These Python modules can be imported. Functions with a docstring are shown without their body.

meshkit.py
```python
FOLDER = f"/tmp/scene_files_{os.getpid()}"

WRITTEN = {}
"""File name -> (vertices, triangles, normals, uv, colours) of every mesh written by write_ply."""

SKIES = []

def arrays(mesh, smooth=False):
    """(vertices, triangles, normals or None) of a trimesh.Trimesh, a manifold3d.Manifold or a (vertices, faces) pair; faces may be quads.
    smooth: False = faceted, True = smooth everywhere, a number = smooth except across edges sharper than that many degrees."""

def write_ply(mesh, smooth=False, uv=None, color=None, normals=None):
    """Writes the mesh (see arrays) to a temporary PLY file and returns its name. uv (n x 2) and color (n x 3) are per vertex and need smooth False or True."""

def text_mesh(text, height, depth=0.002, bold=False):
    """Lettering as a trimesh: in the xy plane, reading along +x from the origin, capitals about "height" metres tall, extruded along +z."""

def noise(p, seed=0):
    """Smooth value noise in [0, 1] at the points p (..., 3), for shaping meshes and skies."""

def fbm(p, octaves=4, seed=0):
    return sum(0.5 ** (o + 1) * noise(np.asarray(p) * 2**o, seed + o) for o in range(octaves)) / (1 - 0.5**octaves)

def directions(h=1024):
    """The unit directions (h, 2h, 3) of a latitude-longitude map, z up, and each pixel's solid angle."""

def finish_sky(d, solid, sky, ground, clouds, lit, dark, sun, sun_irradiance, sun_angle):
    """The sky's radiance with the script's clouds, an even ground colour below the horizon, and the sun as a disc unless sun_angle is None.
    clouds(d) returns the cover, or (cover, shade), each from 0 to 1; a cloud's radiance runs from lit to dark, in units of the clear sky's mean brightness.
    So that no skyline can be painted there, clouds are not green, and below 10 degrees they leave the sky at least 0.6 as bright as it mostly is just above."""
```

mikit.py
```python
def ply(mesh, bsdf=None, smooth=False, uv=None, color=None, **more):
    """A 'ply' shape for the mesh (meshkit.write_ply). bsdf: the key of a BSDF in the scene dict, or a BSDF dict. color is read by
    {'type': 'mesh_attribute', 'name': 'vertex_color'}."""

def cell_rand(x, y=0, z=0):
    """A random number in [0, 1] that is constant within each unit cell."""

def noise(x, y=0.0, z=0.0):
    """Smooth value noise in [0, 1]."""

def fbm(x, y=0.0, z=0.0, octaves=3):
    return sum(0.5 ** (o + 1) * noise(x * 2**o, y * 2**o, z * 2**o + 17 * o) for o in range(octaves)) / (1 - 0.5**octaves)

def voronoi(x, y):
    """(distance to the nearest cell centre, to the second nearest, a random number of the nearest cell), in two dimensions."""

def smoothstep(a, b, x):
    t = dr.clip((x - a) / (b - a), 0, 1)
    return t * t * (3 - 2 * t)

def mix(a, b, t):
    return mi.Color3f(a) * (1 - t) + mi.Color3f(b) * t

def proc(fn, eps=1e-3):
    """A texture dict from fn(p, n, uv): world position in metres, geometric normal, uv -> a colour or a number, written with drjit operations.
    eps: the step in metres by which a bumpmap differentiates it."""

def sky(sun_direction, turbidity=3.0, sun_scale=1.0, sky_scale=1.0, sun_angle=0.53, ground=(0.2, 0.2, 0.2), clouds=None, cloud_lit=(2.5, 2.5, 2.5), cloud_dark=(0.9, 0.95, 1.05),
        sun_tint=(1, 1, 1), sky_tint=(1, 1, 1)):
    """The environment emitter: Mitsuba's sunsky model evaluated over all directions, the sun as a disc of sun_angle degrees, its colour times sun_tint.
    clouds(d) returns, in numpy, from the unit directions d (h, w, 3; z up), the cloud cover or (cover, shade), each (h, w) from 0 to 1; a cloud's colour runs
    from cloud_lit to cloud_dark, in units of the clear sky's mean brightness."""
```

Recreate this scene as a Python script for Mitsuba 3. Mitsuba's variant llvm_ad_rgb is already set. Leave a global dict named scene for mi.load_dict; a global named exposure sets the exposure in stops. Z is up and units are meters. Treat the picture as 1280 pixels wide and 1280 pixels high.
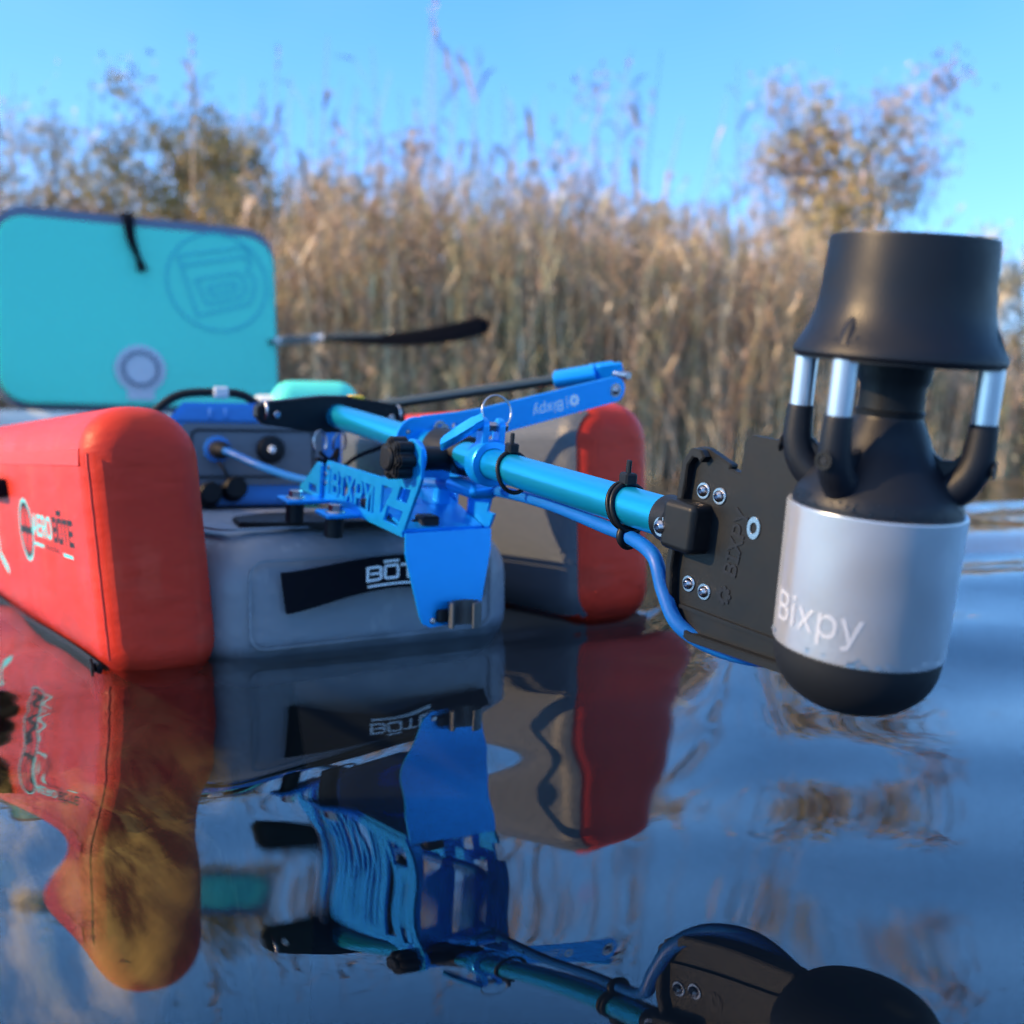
import math, random
import numpy as np, trimesh, manifold3d as m3
import mitsuba as mi, mikit, meshkit, drjit as dr
from shapely.geometry import Polygon, LineString, Point, box
from shapely.ops import unary_union
from shapely import affinity

rng = np.random.default_rng(11)
random.seed(11)
scene, labels = {}, {}
T = mi.ScalarTransform4f
# ------------------------------------------------------------------ camera, sky, exposure
CAM_Z = 0.233
PITCH = math.radians(2.9)
scene['camera'] = {
    'type': 'thinlens', 'fov': 53.13, 'fov_axis': 'x', 'aperture_radius': 0.0042, 'focus_distance': 0.83,
    'near_clip': 0.02, 'far_clip': 600.0,
    'to_world': T().look_at(origin=[0, 0, CAM_Z], target=[0, math.cos(PITCH), CAM_Z - math.sin(PITCH)], up=[0, 0, 1])}
SUN = np.array([-0.92, -0.22, 0.46])


def clouds(d):
    """thin broken high cloud, thickening overhead; the low sky is clear"""
    p = d / np.maximum(d[..., 2:] + .15, 0.1)
    n = meshkit.fbm(np.stack([p[..., 0] * 1.3 + 3.1, p[..., 1] * 1.0, p[..., 2] * 0 + 0.3], -1), 5, 7)
    el = np.clip((d[..., 2] - 0.52) / 0.22, 0, 1)
    wisps = np.clip((n - 0.40) * 3.0, 0, 1) * (.06 * np.clip((d[..., 2] - .20) / .2, 0, 1) + .75 * el)
    haze = .46 * np.exp(-np.clip(d[..., 2], 0, 1) / .12)
    return np.clip(wisps + haze, 0, 1)


scene['sky'] = mikit.sky(SUN, turbidity=2.2, sun_scale=0.74, sky_scale=1.0, clouds=clouds, cloud_lit=(2.2, 2.15, 2.1), sun_tint=(1.0, 0.86, 0.66), sky_tint=(0.66, 1.24, 1.85), ground=(0.05, 0.07, 0.08))
exposure = 2.92

# ------------------------------------------------------------------ helpers


def add(key, mesh, mat, smooth=False, **lab):
    base, i = key, 0
    while key in scene:
        i += 1
        key = f'{base}_{i:03d}'
    scene[key] = mikit.ply(mesh, mat, smooth=smooth, **({'color': lab.pop('color')} if 'color' in lab else {}))
    if lab:
        labels[key] = lab
    return key


def thing(key, label, category, **more):
    labels[key] = dict(label=label, category=category, **more)
    return key


def frame(o, x, y, z):
    m = np.eye(4)
    m[:3, 0], m[:3, 1], m[:3, 2], m[:3, 3] = x, y, z, o
    return m


def unit(a):
    a = np.asarray(a, float)
    return a / np.linalg.norm(a)


def tm(man):
    m = man.to_mesh()
    return trimesh.Trimesh(m.vert_properties[:, :3], m.tri_verts, process=False)


def put(mesh, M):
    mesh = mesh.copy()
    mesh.apply_transform(M)
    return mesh


def cat(*ms):
    return trimesh.util.concatenate([m for m in ms])


def rbox(lo, hi, r, seg=20):
    lo, hi = np.array(lo, float), np.array(hi, float)
    r = min(r, (hi - lo).min() / 2 * 0.999)
    s = m3.Manifold.sphere(r, seg)
    pts = [s.translate([x, y, z]) for x in (lo[0] + r, hi[0] - r) for y in (lo[1] + r, hi[1] - r) for z in (lo[2] + r, hi[2] - r)]
    return tm(m3.Manifold.batch_hull(pts))


def bx(lo, hi, c=0.0):
    """box with chamfered edges"""
    lo, hi = np.array(lo, float), np.array(hi, float)
    if c <= 0:
        m = trimesh.creation.box(extents=hi - lo)
        m.apply_translation((lo + hi) / 2)
        return m
    pts = []
    for k in range(3):
        a, b = lo + c, hi - c
        a[k], b[k] = lo[k], hi[k]
        pts += [(x, y, z) for x in (a[0], b[0]) for y in (a[1], b[1]) for z in (a[2], b[2])]
    return tm(m3.Manifold.hull_points(np.array(pts)))


def cyl(p0, p1, r0, r1=None, seg=32, bev=0.0):
    """closed tapered cylinder with bevelled rims"""
    p0, p1 = np.array(p0, float), np.array(p1, float)
    r1 = r0 if r1 is None else r1
    L = np.linalg.norm(p1 - p0)
    if bev:
        prof = [(0, 0), (r0 - bev, 0), (r0, bev), (r1, L - bev), (r1 - bev, L), (0, L)]
    else:
        prof = [(0, 0), (r0, 0), (r1, L), (0, L)]
    m = trimesh.creation.revolve(np.array(prof), sections=seg)
    z = (p1 - p0) / L
    x = unit(np.cross(z, [0.3, 0.9, 0.2] if abs(z[1]) < 0.9 else [1, 0, 0]))
    m.apply_transform(frame(p0, x, np.cross(z, x), z))
    return m


def lathe(profile, seg=64):
    return trimesh.creation.revolve(np.array(profile, float), sections=seg)


def spline(pts, n=12):
    p = np.array(pts, float)
    p = np.vstack([2 * p[0] - p[1], p, 2 * p[-1] - p[-2]])
    out = []
    for i in range(1, len(p) - 2):
        for t in np.linspace(0, 1, n, endpoint=False):
            a, b, c, d = p[i - 1], p[i], p[i + 1], p[i + 2]
            out.append(0.5 * (2 * b + (c - a) * t + (2 * a - 5 * b + 4 * c - d) * t * t + (3 * b - a - 3 * c + d) * t ** 3))
    out.append(p[-2])
    return np.array(out)


def tube(path, r, seg=12, closed=False):
    p = np.array(path, float)
    n = len(p)
    r = np.broadcast_to(r, (n,))
    t = (np.roll(p, -1, 0) - np.roll(p, 1, 0)) if closed else np.gradient(p, axis=0)
    t /= np.linalg.norm(t, axis=1, keepdims=True) + 1e-12
    a = unit(np.cross(t[0], [0.2, 0.3, 0.93] if abs(t[0][2]) < 0.9 else [1, 0, 0]))
    V = []
    ang = np.arange(seg) * 2 * np.pi / seg
    for i in range(n):
        a = unit(a - t[i] * np.dot(a, t[i]))
        b = np.cross(t[i], a)
        V.append(p[i] + r[i] * (np.cos(ang)[:, None] * a + np.sin(ang)[:, None] * b))
    F = []
    rows = n if closed else n - 1
    for i in range(rows):
        for j in range(seg):
            q = [i * seg + j, i * seg + (j + 1) % seg, ((i + 1) % n) * seg + (j + 1) % seg, ((i + 1) % n) * seg + j]
            F += [[q[0], q[1], q[2]], [q[0], q[2], q[3]]]
    V = np.vstack(V)
    if not closed:
        V = np.vstack([V, p[0], p[-1]])
        k = n * seg
        for j in range(seg):
            F.append([k, (j + 1) % seg, j])
            F.append([k + 1, (n - 1) * seg + j, (n - 1) * seg + (j + 1) % seg])
    return trimesh.Trimesh(V, np.array(F), process=False)


def ext(shape, depth, z=0.0):
    gs = getattr(shape, 'geoms', [shape])
    ms = [trimesh.creation.extrude_polygon(g, depth, engine='earcut') for g in gs if g.area > 0]
    m = cat(*ms)
    m.apply_translation([0, 0, z])
    return m


def ext_bev(shape, depth, c):
    """extrusion with chamfered rims (outline and holes)"""
    parts = []
    for g in getattr(shape, 'geoms', [shape]):
        polys = [np.array(g.exterior.coords)[:-1]] + [np.array(h.coords)[:-1] for h in g.interiors]
        parts.append(m3.CrossSection(polys, m3.FillRule.EvenOdd))
    cs = parts[0]
    for q in parts[1:]:
        cs = cs + q
    inner = cs.offset(-c, m3.JoinType.Miter, 2.0)
    body = m3.Manifold.extrude(cs, depth - 2 * c).translate([0, 0, c])
    core = m3.Manifold.extrude(inner, depth)
    mid = m3.Manifold.extrude(cs.offset(-c * 0.45, m3.JoinType.Miter, 2.0), depth - 0.8 * c).translate([0, 0, 0.4 * c])
    return tm(body + mid + core)


def rrect(x0, y0, x1, y1, r):
    return box(x0 + r, y0 + r, x1 - r, y1 - r).buffer(r, quad_segs=6)


GLYPH = {
    'B': [[(0, 0), (0, 1), (.86, 1), (1, .86), (1, .62), (.88, .5), (1, .38), (1, .14), (.86, 0), (0, 0)], [(.3, .5), (.88, .5)]],
    'O': [[(.1, 0), (.9, 0), (1, .1), (1, .9), (.9, 1), (.1, 1), (0, .9), (0, .1), (.1, 0)]],
    '-': [[(0, 1.36), (1, 1.36)]],
    'T': [[(0, 1), (1, 1)], [(.5, 1), (.5, 0)]],
    'E': [[(1, 0), (0, 0), (0, 1), (1, 1)], [(0, .5), (.85, .5)]],
}


def bote(h, letters='BOTE', stroke=0.17, width=1.15, gap=0.36, depth=0.0008, slant=0.0):
    shapes, x = [], 0.0
    for ch in letters:
        for st in GLYPH[ch] + (GLYPH['-'] if ch == 'O' else []):
            ln = LineString([(x + a * width, b) for a, b in st])
            shapes.append(ln.buffer(stroke / 2, cap_style=3, join_style=2))
        x += width + gap
    s = affinity.scale(unary_union(shapes), h, h, origin=(0, 0))
    return s, x * h


def flower(r):
    """the eight-petalled wheel mark"""
    s = [Point(r * .68 * math.cos(a), r * .68 * math.sin(a)).buffer(r * .24) for a in np.arange(8) * math.pi / 4]
    return unary_union(s + [Point(0, 0).buffer(r * .62)]).difference(Point(0, 0).buffer(r * .34))


# ------------------------------------------------------------------ materials
def rgb(c):
    return {'type': 'rgb', 'value': list(c)}


def prin(c, rough=0.5, metal=0.0, spec=0.5, coat=0.0, **k):
    d = {'type': 'principled', 'base_color': rgb(c) if not isinstance(c, dict) else c, 'roughness': rough, 'metallic': metal, 'specular': spec}
    if coat:
        d['clearcoat'], d['clearcoat_gloss'] = coat, 0.85
    d.update(k)
    return {'type': 'twosided', 'bsdf': d}


def bumped(b, fn, scale, eps=5e-4):
    return {'type': 'twosided', 'bsdf': {'type': 'bumpmap', 'tex': mikit.proc(fn, eps=eps), 'scale': scale, 'bsdf': b['bsdf']}}


def pvc_bump(p, n, uv):
    w = mikit.fbm(p.x * 30, p.y * 30, p.z * 60, 4)
    f = mikit.noise(p.x * 900, p.y * 900, p.z * 900)
    return w * 1.0 + f * 0.05


def red_col(p, n, uv):
    g = mikit.fbm(p.x * 9 + 3, p.y * 9, p.z * 14, 4)
    s = mikit.smoothstep(.58, .78, mikit.fbm(p.x * 40, p.y * 40, p.z * 9, 3))
    c = mikit.mix((.55, .036, .018), (.46, .026, .014), g)
    c = mikit.mix(c, (.60, .09, .05), s * .22)
    wet = mikit.smoothstep(.040, .012, p.z + .016 * mikit.fbm(p.x * 30, p.y * 30, 2.0, 3))
    grime = mikit.smoothstep(.50, .75, mikit.fbm(p.x * 13, p.y * 13, p.z * 30 + 3, 4)) * mikit.smoothstep(.25, .05, p.z)
    return mikit.mix(mikit.mix(c, (.20, .035, .022), grime * .35), (.20, .012, .006), wet * .75)


def grey_col(p, n, uv):
    g = mikit.fbm(p.x * 12, p.y * 12 + 5, p.z * 18, 4)
    s = mikit.smoothstep(.60, .80, mikit.fbm(p.x * 70, p.y * 70, p.z * 30, 3))
    c = mikit.mix((.165, .195, .24), (.125, .150, .19), g)
    c = mikit.mix(c, (.24, .26, .29), s * .35)
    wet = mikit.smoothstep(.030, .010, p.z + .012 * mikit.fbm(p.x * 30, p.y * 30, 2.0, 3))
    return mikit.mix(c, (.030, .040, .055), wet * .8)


def pvc_rough(p, n, uv):
    return .30 + .26 * mikit.fbm(p.x * 22, p.y * 22, p.z * 9, 4)


def band_bump(p, n, uv):
    return mikit.fbm(p.x * 28, p.y * 28, p.z * 22, 2)


def weave(p, n, uv):
    return mikit.noise(p.x * 120, p.y * 120, p.z * 160) * .6 + mikit.noise(p.x * 700, p.y * 700, p.z * 700) * .2


def plastic_rough(p, n, uv):
    return .36 + .22 * mikit.fbm(p.x * 60, p.y * 60, p.z * 60, 3)


def blue_rough(p, n, uv):
    return .27 + .14 * mikit.fbm(p.x * 90, p.y * 90, p.z * 90, 3)


scene['m_red'] = bumped(prin(mikit.proc(red_col), mikit.proc(pvc_rough), spec=.15), pvc_bump, .0016)
scene['m_red_seam'] = prin((.56, .030, .018), .45, spec=.3)
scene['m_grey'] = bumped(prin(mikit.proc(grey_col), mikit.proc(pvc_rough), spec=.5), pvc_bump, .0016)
scene['m_grey_light'] = bumped(prin((.046, .058, .080), .5), weave, .0007)
scene['m_rubber'] = prin((.005, .006, .009), .6, spec=.2)
scene['m_strap'] = prin((.004, .005, .009), .85, spec=.1)
scene['m_black'] = prin((.0035, .0055, .009), mikit.proc(plastic_rough), spec=.25)
scene['m_band_print'] = prin((.42, .45, .52), .5, metal=.3)
scene['m_clip'] = prin((.045, .05, .055), .4)
scene['m_black_dull'] = prin((.005, .007, .011), .6, spec=.3)
scene['m_shell'] = prin((.004, .006, .012), mikit.proc(plastic_rough), spec=.28)
scene['m_blue'] = prin((.002, .29, .78), mikit.proc(blue_rough), metal=.55, spec=.6)
scene['m_tube'] = prin((.003, .33, .62), .30, metal=.7, spec=.6)
scene['m_blue_plastic'] = prin((.012, .17, .52), .45)
scene['m_blue_cable'] = prin((.002, .09, .36), .45, spec=.3)
scene['m_panel'] = prin((.10, .12, .15), .5)
scene['m_band'] = bumped(prin((.42, .45, .50), .24, metal=.6, spec=.6, coat=.4), band_bump, .0014)
scene['m_rod'] = prin((.62, .66, .72), .25, metal=.85)
scene['m_steel'] = {'type': 'roughconductor', 'material': 'Cr', 'alpha': .10, 'specular_reflectance': rgb((.62, .62, .62))}
scene['m_white'] = prin((.78, .80, .84), .5)
scene['m_print_grey'] = prin((.50, .54, .60), .45)
scene['m_teal'] = prin((.085, .64, .52), .6, spec=.3)
scene['m_teal_dark'] = prin((.03, .40, .46), .6)
scene['m_teal_print'] = prin((.09, .58, .60), .5)
scene['m_navy'] = prin((.10, .13, .20), .55)
scene['m_valve'] = prin((.40, .46, .54), .45)
scene['m_pale'] = prin((.62, .63, .60), .6)
scene['m_yellow'] = prin((.75, .45, .02), .5)
scene['m_carbon'] = prin((.012, .018, .018), .16, spec=.7, coat=.6)
scene['m_vertex'] = {'type': 'twosided', 'bsdf': {'type': 'principled', 'base_color': {'type': 'mesh_attribute', 'name': 'vertex_color'}, 'roughness': .75, 'specular': .25}}

# ------------------------------------------------------------------ the setting
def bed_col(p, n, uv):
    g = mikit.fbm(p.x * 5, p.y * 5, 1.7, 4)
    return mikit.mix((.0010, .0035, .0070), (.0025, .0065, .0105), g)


def mud_col(p, n, uv):
    g = mikit.fbm(p.x * 1.5, p.y * 1.5, p.z * 2, 4)
    return mikit.mix((.05, .04, .028), (.12, .10, .07), g)


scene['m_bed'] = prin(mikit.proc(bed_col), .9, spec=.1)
scene['m_mud'] = prin(mikit.proc(mud_col), .9, spec=.2)
scene['m_water'] = {'type': 'thindielectric', 'int_ior': 1.36, 'ext_ior': 1.0, 'specular_reflectance': rgb((.80, .80, .80))}

BANK_Y = 10.2


def growth(lo, hi, fine_lo, fine_hi, step, rate):
    mid = list(np.arange(fine_lo, fine_hi, step))
    a, s = [], step
    x = mid[-1]
    while x < hi:
        s *= rate
        x += s
        a.append(x)
    b, s = [], step
    x = mid[0]
    while x > lo:
        s *= rate
        x -= s
        b.append(x)
    return np.array(b[::-1] + mid + a)


def wave(X, Y):
    r = np.random.default_rng(5)
    D = np.hypot(X, Y)
    nz = lambda k, sx, sy, q: meshkit.noise(np.stack([X * sx + q, Y * sy, X * 0 + q], -1), k)
    wx = X + .10 * (nz(3, 2.2, 2.2, 0) - .5)
    wy = Y + .10 * (nz(4, 2.2, 2.2, 0) - .5)

    def train(lams, spread, skew, seed):
        out = np.zeros_like(X)
        for lam, slope in lams:
            for _ in range(2):
                a = r.uniform(-spread, spread) + math.pi / 2 + skew
                k = 2 * math.pi / lam
                env = .3 + 1.2 * nz(seed, 1 / (lam * 3), 1 / (lam * 2), r.uniform(0, 9))
                out += slope / k * env * np.sin(k * (wx * math.cos(a) + wy * math.sin(a)) + r.uniform(0, 6.28))
        return out

    near = train(((.46, .016), (.30, .016), (.19, .011), (.12, .004)), 1.0, 0, 8)
    mid = train(((.55, .035), (.38, .045), (.26, .035)), .6, .1, 10)
    far = train(((1.3, .04), (.85, .045), (.6, .045)), .4, .1, 9)
    ba = math.radians(34.8)
    la_, lb_ = (X + .436) * math.cos(ba) + (Y - 1.07) * math.sin(ba), -(X + .436) * math.sin(ba) + (Y - 1.07) * math.cos(ba)
    dist = np.hypot(np.clip(np.abs(la_ - .393) - .393, 0, 9), np.clip(-lb_, 0, 9))
    edge = .0028 * np.exp(-dist / .022) + .0004 * np.exp(-dist / .10) * np.sin(dist / .0085 + 2 * nz(12, 6, 6, 1)) * nz(13, 5, 5, 2)
    m = np.clip((D + .35 * np.clip((X - .12 * Y) / .2, 0, 1) - 1.0) / .9, 0, 1)
    f = np.clip((D - 1.8) / 2.5, 0, 1) * np.clip((13 - D) / 6, .1, 1)
    t = np.clip((.82 - Y) / .45, 0, 1)
    swell = .042 * .45 * (t ** 2 / 2) * np.exp(-((X - .1) / 1.2) ** 2)
    g = np.clip((X - .120 * Y) / .13, 0, 1)
    tt = np.clip((Y - .45) / 1.9, 0, 1)
    swell = swell + .110 * (1 - np.cos(tt * math.pi)) / 2 * (g * g * (3 - 2 * g)) * np.clip((5 - Y) / 2, 0, 1)
    return edge + swell + near * (1 - .3 * m) + mid * m * np.clip((9 - D) / 5, 0, 1) + far * f


gx = growth(-60, 60, -.95, 1.0, .0075, 1.03)
gy = growth(-30, 13, .38, 1.75, .0075, 1.02)
X, Y = np.meshgrid(gx, gy, indexing='ij')
Z = wave(X, Y)
nx, ny = X.shape
idx = np.arange(nx * ny).reshape(nx, ny)
quads = np.stack([idx[:-1, :-1], idx[1:, :-1], idx[1:, 1:], idx[:-1, 1:]], -1).reshape(-1, 4)
scene['water'] = mikit.ply((np.stack([X, Y, Z], -1).reshape(-1, 3), quads), 'm_water', smooth=True)
labels['water'] = dict(label='dark blue rippled lake water mirroring the boat and the sky', category='water', kind='structure')

# lake bed and bank: one sheet, sloping up out of the water at the far shore
hx = np.linspace(-150, 150, 121)
hy = np.concatenate([np.linspace(-40, 8.5, 40), np.linspace(8.8, 13, 15), np.linspace(14, 260, 60)])
X, Y = np.meshgrid(hx, hy, indexing='ij')
shore = BANK_Y + .5 * (meshkit.noise(np.stack([X * .6, X * 0, X * 0], -1), 2) - .5)
Zb = np.where(Y < shore - 1.5, -.55, np.clip((Y - shore) * .32, -.55, .25)) + .05 * meshkit.fbm(np.stack([X * .9, Y * .9, X * 0], -1), 3, 4) - .02
Zb += np.clip((Y - 60) / 200, 0, 1) * 1.0
nx, ny = X.shape
idx = np.arange(nx * ny).reshape(nx, ny)
near_q, far_q = [], []
cols = np.arange(ny - 1)
for j in cols:
    q = np.stack([idx[:-1, j], idx[1:, j], idx[1:, j + 1], idx[:-1, j + 1]], -1)
    (near_q if hy[j + 1] <= 8.5 else far_q).append(q)
V = np.stack([X, Y, Zb], -1).reshape(-1, 3)
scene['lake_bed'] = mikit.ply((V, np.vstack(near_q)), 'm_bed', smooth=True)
labels['lake_bed'] = dict(label='dark silty lake bed under the water', category='lake bed', kind='structure')
scene['shore'] = mikit.ply((V, np.vstack(far_q)), 'm_mud', smooth=True)
labels['shore'] = dict(label='dark muddy far shore under the reeds', category='shore', kind='structure')


# ------------------------------------------------------------------ reeds
def reeds(P, H, lean, colour, leaves=6, width=.013, leaf_len=.45, plume=True):
    """triangle soup of reed stalks with blades and plumes; returns (V, F, C)"""
    n = len(P)
    V, F, C = [], [], []
    base = 0

    def push(v, f, c):
        nonlocal base
        V.append(v.reshape(-1, 3))
        F.append((f[None] + (np.arange(len(v)) * v.shape[1])[:, None, None] + base).reshape(-1, 3))
        C.append(np.repeat(c, v.shape[1], 0) if c.ndim == 2 else c.reshape(-1, 3))
        base += v.shape[0] * v.shape[1]

    def centre(t):
        t = t[..., None]
        return P[:, None] + np.concatenate([lean[:, None] * (t * .35 + t ** 2 * .65), np.zeros((n, t.shape[1], 1)) + t * 1.0], -1) * H[:, None, None]

    ts = np.array([0, .35, .7, 1.0])
    c = centre(np.tile(ts, (n, 1)))
    rad = width * np.array([.55, .5, .36, .12]) * (.8 + .4 * rng.random((n, 1)))
    ph = rng.random((n, 1, 1)) * 6.28
    ang = ph + np.arange(3)[None, None] * 2.094
    ring = c[:, :, None] + np.stack([np.cos(ang) * rad[:, :, None], np.sin(ang) * rad[:, :, None], 0 * ang * rad[:, :, None]], -1)
    f = []
    for i in range(3):
        for j in range(3):
            a, b, d, e = i * 3 + j, i * 3 + (j + 1) % 3, (i + 1) * 3 + (j + 1) % 3, (i + 1) * 3 + j
            f += [[a, b, d], [a, d, e]]
    push(ring.reshape(n, 12, 3), np.array(f), colour * .85)
    for k in range(leaves):
        t = rng.uniform(.15, .92, (n, 1))
        o = centre(t)[:, 0]
        az = rng.random(n) * 6.28
        L = leaf_len * (.5 + .8 * rng.random(n)) * np.clip(H / 2.5, .5, 1.2)
        up = rng.uniform(.3, 1.25, n)
        out = np.stack([np.cos(az), np.sin(az), 0 * az], -1)
        side = np.stack([-np.sin(az), np.cos(az), 0 * az], -1) * (width * (.5 + .8 * rng.random(n)))[:, None]
        m = o + (out * .5 + np.array([0, 0, 1]) * up[:, None] * .75) * L[:, None] * .6
        e = m + (out * .6 + np.array([0, 0, 1]) * (up[:, None] - .9) * .8) * L[:, None] * .5
        v = np.stack([o - side * .5, o + side * .5, m + side, m - side, e], 1)
        cc = np.clip(colour * (.75 + .6 * rng.random((n, 1))), 0, 1)
        push(v, np.array([[0, 1, 2], [0, 2, 3], [3, 2, 4]]), cc)
    if plume:
        sel = rng.random(n) < .45
        top = centre(np.ones((n, 1)))[:, 0][sel]
        ln = lean[sel]
        m = len(top)
        for k in range(7):
            az = rng.random(m) * 6.28
            dz = rng.uniform(-.22, .02, m)
            o = top + np.stack([ln[:, 0] * dz, ln[:, 1] * dz, dz], -1)
            out = np.stack([np.cos(az), np.sin(az), 0 * az], -1)
            e = o + out * .05 + np.array([0, 0, .08]) + np.stack([ln[:, 0] * .05, ln[:, 1] * .05, 0 * az], -1)
            s = np.stack([-np.sin(az), np.cos(az), 0 * az], -1) * .012
            push(np.stack([o, (o + e) / 2 + s, e, (o + e) / 2 - s], 1), np.array([[0, 1, 2], [0, 2, 3]]), np.tile([[.44, .34, .25]], (m, 1)) * (.7 + .6 * rng.random((m, 1))))
    return np.vstack(V), np.vstack(F), np.vstack(C)


PAL = np.array([[.56, .43, .29], [.48, .34, .23], [.62, .50, .36], [.42, .27, .19], [.38, .34, .19], [.50, .44, .26], [.48, .33, .24]]) * np.array([1.04, 1.06, 1.04])
N = 13000
py = BANK_Y + 7.5 * rng.random(N) ** 1.5
px = (rng.random(N) * 2 - 1) * (8.0 + .45 * (py - BANK_Y)) - .2
sx = px / py * 1280 + 640            # compass bearing used only for how tall the bed grows there
knots = [-200, 150, 330, 420, 560, 680, 800, 900, 1000, 1080, 1140, 1200, 1500]
hts = [2.6, 2.55, 2.6, 3.0, 3.2, 3.1, 2.85, 2.75, 2.75, 2.5, 1.9, 1.3, 1.15]
H = np.interp(sx, knots, hts) * (.62 + .42 * rng.random(N)) * (1 + .035 * (py - BANK_Y))
H *= 1 + .14 * (meshkit.noise(np.stack([px * 1.6, py * 1.6, px * 0], -1), 5) - .5)
lean = rng.normal(0, .10, (N, 2)) + np.array([.03, 0])
broken = rng.random(N) < .06
lean[broken] += rng.normal(0, .5, (broken.sum(), 2))
zone = meshkit.noise(np.stack([px * .7, py * .5, px * 0], -1), 6)
pick = np.clip((zone * 9 + rng.normal(0, 1.7, N)).astype(int) % 7, 0, 6)
col = PAL[pick] * (.7 + .6 * rng.random((N, 1)))
P = np.stack([px, py, 0 * px - .02], -1)
V, F, C = reeds(P, H, lean, col, leaves=8, width=.0125)
add('reed_bed', (V, F), 'm_vertex', color=C, label='dense bank of dry tan and brown reeds along the far shore', category='reeds', kind='stuff')
# thin bare stalks that stand clear of the bed, each one a thing
TALL = [(345, 60), (395, 110), (425, 85), (455, 130), (490, 95), (545, 40), (560, 75), (585, 100), (612, 120), (640, 140), (690, 150), (795, 105), (812, 130), (850, 150), (925, 70), (955, 110), (300, 90), (250, 60), (20, 90), (5, 120), (130, 110), (740, 160), (895, 140), (520, 120), (365, 95), (410, 45), (470, 70), (505, 130), (575, 60), (600, 80), (630, 105), (668, 120), (715, 130), (770, 125), (335, 120), (445, 100), (550, 20), (780, 90)]
for i, (sx_, sy_) in enumerate(TALL):
    d = 10.3 + 1.8 * rng.random()
    h = CAM_Z + (575 - sy_) / 1280 * d
    ln = np.array([[rng.normal(0.03, .07), rng.normal(0, .05)]])
    p = np.array([[(sx_ - 640) / 1280 * d - ln[0, 0] * h, d, -.02]])
    V, F, C = reeds(p, np.array([h]), ln, np.array([[.40, .31, .24]]) * rng.uniform(.75, 1.2), leaves=10, width=.027, leaf_len=.5, plume=True)
    add('tall_reed', (V, F), 'm_vertex', color=C, label='thin bare reed stalk standing up against the sky above the reed bed', category='reed', group='tall reed stalks above the reed bed')


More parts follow.
